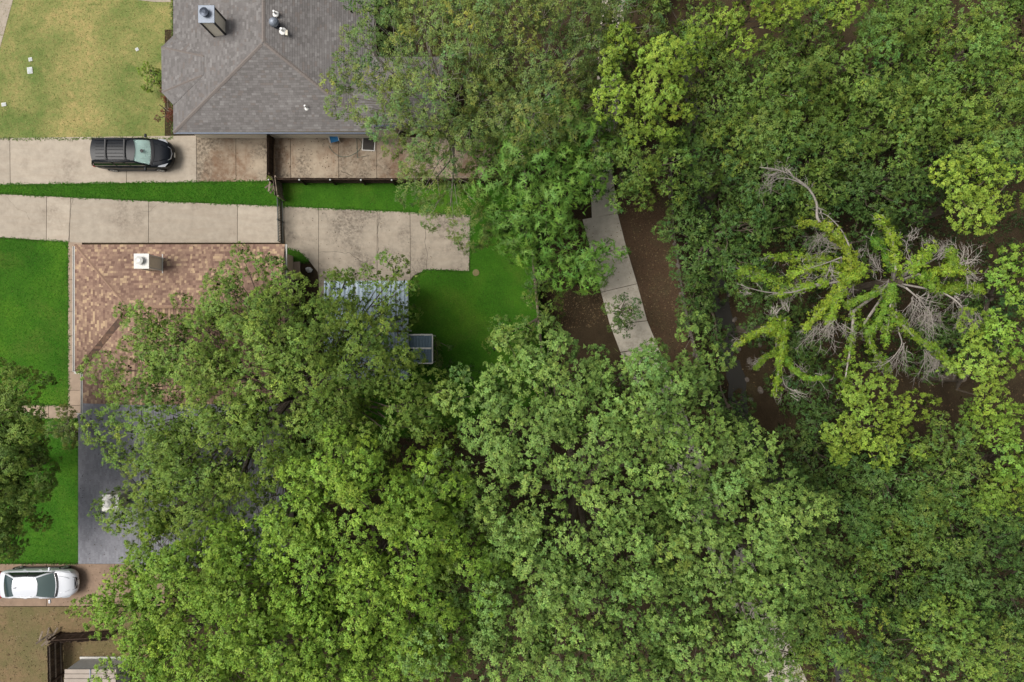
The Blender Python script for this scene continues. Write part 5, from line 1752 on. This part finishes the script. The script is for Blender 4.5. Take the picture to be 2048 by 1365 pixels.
ivy_tree('ivy draped dead tree with a long curved bare branch, nearer the creek', None, (735, 640, 7.6), [
    ([(745, 690), (740, 580), (715, 500), (655, 425), (585, 372), (450, 358)], 8.2, 9.2, (.42, .2), .1),
    ([(700, 590), (560, 562), (430, 562), (290, 556)], 7.8, 8, (.3, .3), .08),
    ([(690, 650), (560, 612), (480, 625), (400, 662)], 8, 8.2, (.28, .26), .08),
    ([(680, 690), (520, 722), (400, 755), (260, 752), (120, 715)], 8, 8.4, None, .075),
    ([(400, 735), (300, 690), (200, 652), (120, 630)], 8, 8.3, (.36, .36), .05),
    ([(600, 700), (500, 715), (420, 745), (330, 765)], 7.9, 8.1, (.2, .2), .05),
    ([(700, 700), (640, 790), (560, 870), (480, 960)], 8, 7.6, (.3, .32), .09),
    ([(690, 740), (645, 850), (610, 930)], 7.8, 7.4, (.28, .25), .06),
    ([(720, 680), (770, 650), (800, 620)], 8.4, 8.6, (.42, .3), .06),
    ([(735, 490), (690, 400), (620, 325), (570, 300)], 8.8, 9.4, None, .05),
    ([(590, 380), (553, 330), (548, 245), (500, 160), (420, 100), (340, 60), (225, 42)], 9, 9.6, None, .085),
    ([(500, 160), (430, 120), (340, 105), (260, 150)], 9.5, 9.5, None, .045),
    ([(420, 100), (400, 75), (370, 50)], 9.6, 9.8, None, .03),
    ([(690, 555), (610, 585), (500, 620)], 8.6, 8.8, None, .05),
], [(600, 430, 8.6, 190, 18, 1.6, 9), (680, 495, 8.4, 170, 14, 1.7, 8), (640, 905, 7.6, 250, 26, 1.7, 16), (560, 930, 7.6, 245, 20, 1.7, 10), (700, 930, 7.6, 290, 20, 1.1, 7), (620, 600, 8.4, 265, 18, 1.3, 7), (760, 700, 8.2, 235, 16, 1.0, 8), (780, 560, 8.2, 75, 18, .8, 6), (340, 75, 9.6, 185, 16, 1.1, 8), (300, 120, 9.5, 215, 14, .9, 6), (520, 640, 8.2, 200, 14, 1.0, 6), (180, 745, 8.3, 170, 14, .7, 6)], 301)

ivy_tree('ivy draped dead tree with big fans of grey twigs on the right', None, (1030, 690, 7.6), [
    ([(1000, 620), (990, 510), (965, 410), (900, 332)], 8.2, 8.8, (.36, .3), .09),
    ([(980, 610), (925, 510), (865, 452)], 8, 8.2, (.24, .16), .06),
    ([(1060, 640), (1130, 575), (1190, 510)], 8.4, 8.8, (.42, .36), .08),
    ([(1130, 650), (1190, 690), (1240, 742)], 8.4, 8.4, (.36, .3), .07),
    ([(1180, 650), (1280, 630), (1400, 630)], 8.2, 8.4, (.3, .28), .07),
    ([(1300, 520), (1320, 570), (1340, 620)], 8.4, 8.4, (.3, .26), .05),
    ([(1230, 742), (1320, 735), (1410, 725), (1500, 745)], 8.1, 8.2, (.26, .22), .06),
    ([(985, 720), (935, 830), (905, 920), (840, 980)], 8.1, 7.8, (.3, .24), .08),
    ([(975, 760), (962, 900), (940, 1045)], 8.1, 7.8, (.3, .32), .08),
    ([(980, 870), (1100, 1000), (1220, 1075), (1310, 1160), (1370, 1225)], 8, 7.8, (.3, .1), .09),
    ([(820, 930), (870, 1080), (960, 1200)], 6.8, 6, (.34, .34), .08),
    ([(760, 860), (745, 1040), (720, 1200), (700, 1330)], 6.6, 6, (.4, .5), .1),
    ([(920, 745), (800, 790), (720, 830)], 7.8, 7.2, (.2, .16), .06),
    ([(1060, 730), (1140, 800), (1200, 880)], 8.2, 8, None, .06),
    ([(1250, 745), (1340, 800), (1400, 870), (1420, 930)], 8.3, 8.2, None, .055),
    ([(1330, 955), (1480, 965), (1560, 1000), (1590, 1095)], 7.6, 7.2, None, .03),
    ([(1020, 990), (1030, 1060), (940, 1160), (810, 1185)], 7.6, 7, None, .045),
    ([(1090, 590), (1060, 500), (1080, 430)], 8.4, 8.8, None, .035),
], [(1110, 790, 8.2, 285, 26, 2.1, 18), (1180, 850, 8.1, 270, 26, 1.9, 16), (1250, 880, 8, 255, 22, 1.4, 10), (1390, 850, 8.3, 278, 24, 1.5, 14), (1460, 860, 8.2, 300, 18, 1.2, 9), (1330, 780, 8.2, 290, 22, 1.2, 8), (1200, 540, 8.6, 50, 26, 1.1, 12), (1240, 560, 8.4, 60, 22, 1.0, 10), (1370, 600, 8.5, 55, 24, 1.6, 15), (1400, 640, 8.4, 320, 20, 1.2, 9), (1070, 450, 8.6, 70, 22, .8, 6), (1040, 1060, 7.6, 265, 16, 1.8, 10), (1170, 1090, 7.6, 290, 22, 1.8, 14), (1240, 1110, 7.6, 275, 18, 1.6, 10), (920, 640, 8, 150, 24, 1.3, 8), (960, 700, 8.2, 240, 18, 1.1, 8), (1080, 560, 8.6, 300, 20, 1.0, 7), (890, 600, 7.6, 110, 20, 1.0, 5)], 302)

ivy_tree('small ivy draped dead tree leaning over the dark creek', None, (350, 960, 5.6), [
    ([(370, 915), (362, 1040), (335, 1180), (318, 1345)], 6.2, 6.4, (.26, .2), .09),
    ([(350, 1010), (285, 960), (180, 1000), (90, 1060)], 6.4, 6.6, (.32, .12), .06),
    ([(330, 920), (290, 960)], 6.6, 6.7, (.36, .36), .05),
    ([(360, 1120), (430, 1200), (500, 1240), (615, 1240)], 6.4, 6.6, (.14, .07), .05),
    ([(320, 1095), (250, 1130), (200, 1190)], 6.4, 6.4, (.1, .03), .045),
    ([(350, 1190), (375, 1290), (490, 1335)], 6.3, 6.2, None, .035),
    ([(330, 900), (310, 860)], 6.6, 7, None, .03),
], [(560, 1235, 6.6, 330, 22, .9, 9), (230, 1150, 6.4, 200, 26, .6, 7), (400, 1310, 6.2, 320, 20, .8, 7), (120, 1040, 6.6, 200, 16, .5, 5), (430, 1170, 6.3, 290, 20, 1.3, 7), (310, 870, 7, 90, 24, .5, 6), (370, 850, 6.6, 100, 26, 1.1, 9)], 303)


# ------------------------------------------------------------------ turf blades, fallen leaves, ground cover
def in_poly(x, y, poly):
    c = np.zeros(len(x), bool)
    n = len(poly)
    for i in range(n):
        x1, y1 = poly[i]; x2, y2 = poly[(i + 1) % n]
        if y1 == y2: continue
        k = ((y1 > y) != (y2 > y)) & (x < (x2 - x1) * (y - y1) / (y2 - y1) + x1)
        c ^= k
    return c


def turf(poly_px, dens, base, name, zb, hgt=0.05, mx=60000, dry=None):
    poly = [(P(*p).x, P(*p).y) for p in poly_px]
    xs, ys = [p[0] for p in poly], [p[1] for p in poly]
    x0, x1 = max(min(xs), -36), min(max(xs), 36); y0, y1 = max(min(ys), -25), min(max(ys), 25)
    n = min(mx // 5, int((x1 - x0) * (y1 - y0) * dens))
    x, y = rng.uniform(x0, x1, n), rng.uniform(y0, y1, n)
    k = in_poly(x, y, poly)
    x, y = x[k], y[k]
    n = len(x)
    a = rng.uniform(0, 6.28, n)
    ln = hgt * rng.uniform(.6, 1.5, n)
    lean = rng.uniform(.3, 1.2, n)
    w = .02
    p = np.stack([x, y, np.full(n, zb)], 1)
    s = np.stack([np.cos(a) * w, np.sin(a) * w, np.zeros(n)], 1)
    t = np.stack([-np.sin(a) * ln * lean, np.cos(a) * ln * lean, ln * .6], 1)
    q = np.stack([p - s, p + s, p + t + s * .25, p + t - s * .25], 1)
    col = np.array(base)[None] * (1 + rng.normal(size=(n, 1)) * .25) * (1 + rng.normal(size=(n, 3)) * .08)
    if dry is not None:
        m = rng.random(n) < .45
        col[m] = np.array(dry) * (1 + rng.normal(size=(m.sum(), 1)) * .2)
    fast_quads(name, q, np.clip(col, .003, .9), M['grassblade'], None, kind='stuff')


turf(LAWNS['left'], 600, (.04, .16, .01), 'grass', .03)
turf(LAWNS['low'], 600, (.04, .16, .01), 'grass', .03)
turf(LAWNS['strip_w'], 500, (.04, .15, .01), 'grass', .03)
turf(LAWNS['strip_e'], 350, (.04, .16, .01), 'grass', .03)
turf(LAWNS['dry'], 250, (.13, .18, .05), 'grass', .03, dry=(.34, .27, .12))


def turf_edge(poly_px, base, zb):
    pts = [P(*p) for p in poly_px]
    XY = []
    for a, c in zip(pts, pts[1:] + pts[:1]):
        a2 = Vector((min(max(a.x, -37), 37), min(max(a.y, -26), 26)))
        ln = (c - a).length
        n = int(min(ln, 60) * 55)
        t = rng.uniform(0, 1, n)
        nx, ny = -(c.y - a.y) / ln, (c.x - a.x) / ln
        o = rng.normal(0, .045, n) + .03 * np.sin(t * ln * 2.1)
        XY.append(np.stack([a.x + (c.x - a.x) * t + nx * o, a.y + (c.y - a.y) * t + ny * o], 1))
    XY = np.concatenate(XY)
    XY = XY[(np.abs(XY[:, 0]) < 36) & (np.abs(XY[:, 1]) < 25)]
    n = len(XY)
    p = np.stack([XY[:, 0], XY[:, 1], np.full(n, zb)], 1)
    a = rng.uniform(0, 6.28, n); ln = rng.uniform(.04, .12, n)
    s_ = np.stack([np.cos(a), np.sin(a), np.zeros(n)], 1) * .022
    t_2 = np.stack([-np.sin(a) * ln, np.cos(a) * ln, ln * .45], 1)
    q = np.stack([p - s_, p + s_, p + t_2 + s_ * .2, p + t_2 - s_ * .2], 1)
    col = np.array(base)[None] * (1 + rng.normal(size=(n, 1)) * .25)
    fast_quads('grass', q, np.clip(col, .003, .9), M['grassblade'], None, kind='stuff')


for k_ in ('left', 'low', 'strip_w', 'strip_e', 'patch'):
    turf_edge(LAWNS[k_], (.045, .13, .012), .05)
turf_edge(LAWNS['dry'], (.12, .17, .05), .05)


def litter(name, poly_px, dens, cols, zf, size=.09, mx=9000, zp=0.0):
    poly = [(P(*p, zp).x, P(*p, zp).y) for p in poly_px]
    xs, ys = [p[0] for p in poly], [p[1] for p in poly]
    n = min(mx, int((max(xs) - min(xs)) * (max(ys) - min(ys)) * dens))
    x, y = rng.uniform(min(xs), max(xs), n), rng.uniform(min(ys), max(ys), n)
    k = in_poly(x, y, poly); x, y = x[k], y[k]; n = len(x)
    z = zf(x, y) + .012
    a = rng.uniform(0, 6.28, n); L_ = size * rng.uniform(.5, 1.3, n)
    p = np.stack([x, y, z], 1)
    d = np.stack([np.cos(a) * L_, np.sin(a) * L_, rng.uniform(-.01, .03, n)], 1)
    s = np.stack([-np.sin(a) * L_ * .35, np.cos(a) * L_ * .35, rng.uniform(0, .02, n)], 1)
    q = np.stack([p, p + d * .5 + s, p + d, p + d * .5 - s], 1)
    c = np.array(cols)[rng.integers(0, len(cols), n)] * (1 + rng.normal(size=(n, 1)) * .2)
    fast_quads(name, q, np.clip(c, .01, .8), M['litter'], None, kind='stuff')


BR = [(.085, .052, .025), (.06, .036, .018), (.12, .085, .042), (.045, .03, .018), (.15, .11, .06)]
litter('fallen_leaves', [(1075, 440), (1170, 440), (1225, 650), (1100, 660)], 90, BR, lambda x, y: ground_z(x, y))
litter('fallen_leaves', [(1236, 300), (1338, 300), (1370, 640), (1440, 860), (1380, 860), (1290, 640)], 60, BR, lambda x, y: np.full(len(x), .02))
litter('fallen_leaves', [(1340, 200), (2100, 200), (2100, 1365), (1560, 1365)], 12, BR, lambda x, y: ground_z(x, y), .12, 14000)
litter('fallen_leaves', [(1165, 439), (1235, 427), (1294, 642), (1220, 650)], 5, BR, lambda x, y: np.full(len(x), ZC + .004), .07)
litter('fallen_leaves', [(550, 275), (940, 275), (950, 357), (550, 357)], 9, BR, lambda x, y: np.full(len(x), ZC), .07)
litter('fallen_leaves', [(566, 413), (941, 431), (938, 543), (812, 570), (640, 570)], 4, BR, lambda x, y: np.full(len(x), ZC + .002), .06)
litter('fallen_leaves', [(100, 1130), (330, 1130), (330, 1212), (100, 1212)], 10, BR, lambda x, y: np.full(len(x), ZC + .002), .07)
litter('fallen_leaves', [(395, 270), (534, 268), (534, 363), (395, 365)], 6, BR, lambda x, y: np.full(len(x), ZC + .002), .06)
litter('fallen_leaves', [(0, 1214), (280, 1214), (280, 1365), (0, 1365)], 25, BR + [(.3, .24, .15)], lambda x, y: np.full(len(x), .02), .07)

for k_ in ('left', 'low', 'strip_w', 'strip_e'):
    pz = [(max(-20, min(q[0], 1090)), max(0, min(q[1], 1360))) for q in LAWNS[k_]]
    litter('fallen_leaves', pz, 1.6, BR + [(.2, .17, .06), (.12, .16, .04)], lambda x, y: np.full(len(x), .05), .05)
MOSS = [(.035, .035, .037), (.05, .048, .048), (.03, .03, .032)]
litter('roof_moss', [(170, 815), (215, 815), (248, 890), (240, 940), (200, 880), (176, 845)], 10, MOSS, lambda x, y: ZE2 + .3 * (x - xw) + .02, .10, zp=3.0)
litter('roof_moss', [(159, 900), (175, 900), (175, 1010), (159, 1010)], 9, MOSS, lambda x, y: ZE2 + .3 * (x - K.x) + .02, .07, zp=2.8)
litter('fallen_leaves', [(160, 835), (290, 965), (290, 1125), (160, 1125)], 3, BR, lambda x, y: ZE2 + .3 * (x - K.x) + .03, .06, zp=3.2)
litter('fallen_leaves', [(240, 492), (568, 492), (568, 600), (270, 600)], 2.5, BR, lambda x, y: ZE2 + .3 * (NW.y - y) + .03, .06, zp=3.0)


def ground_cover(name, poly_px, n, col, h=0.5):
    poly = [(P(*p).x, P(*p).y) for p in poly_px]
    xs, ys = [p[0] for p in poly], [p[1] for p in poly]
    x, y = rng.uniform(min(xs), max(xs), n), rng.uniform(min(ys), max(ys), n)
    k = in_poly(x, y, poly) & (creek_dist(x, y) > 1.3)
    x, y = x[k], y[k]; n = len(x)
    tc = np.stack([x, y, ground_z(x, y) + rng.uniform(.05, h, n)], 1)
    d = unit(rng.normal(size=(n, 3)) + UP)
    c = np.array(col)[None] * (1 + rng.normal(size=(n, 1)) * .2)
    q, cc = leaves(tc, d, np.full(n, .2), 12, .14, .085, c, rng)
    fast_quads(name, q, cc, M['leaf'], None, kind='stuff')


ground_cover('undergrowth', [(1350, 250), (1500, 150), (2100, 150), (2100, 720), (1700, 740), (1500, 700), (1400, 600)], 4500, (.036, .068, .016))
ground_cover('undergrowth', [(860, 720), (1420, 760), (1560, 1000), (1640, 1400), (800, 1400), (500, 1300), (700, 900)], 4500, (.04, .075, .018), 1.4)
ground_cover('undergrowth', [(1480, 880), (1780, 900), (2100, 900), (2100, 1400), (1640, 1400)], 4000, (.036, .068, .016))

# stand every Empty at the base of its thing
for o in list(scene.objects):
    if o.type == 'EMPTY' and o.parent is None and o.location.length < 1e-6 and o.children:
        lo = Vector((1e9, 1e9, 1e9)); hi = -lo
        st_ = list(o.children_recursive)
        vv = np.concatenate([np.array([list(c.matrix_local.translation if c.name.startswith(('shingle', 'ridge_cap')) else 0 * Vector((0, 0, 0)))]) + np.array(c.bound_box) for c in o.children if c.type == 'MESH'] or [np.zeros((1, 3))])
        c0 = Vector(((vv[:, 0].min() + vv[:, 0].max()) / 2, (vv[:, 1].min() + vv[:, 1].max()) / 2, max(-2, vv[:, 2].min())))
        o.location = c0
        for c in o.children:
            c.location = c.location - c0
print('LEAVES', NLEAF)
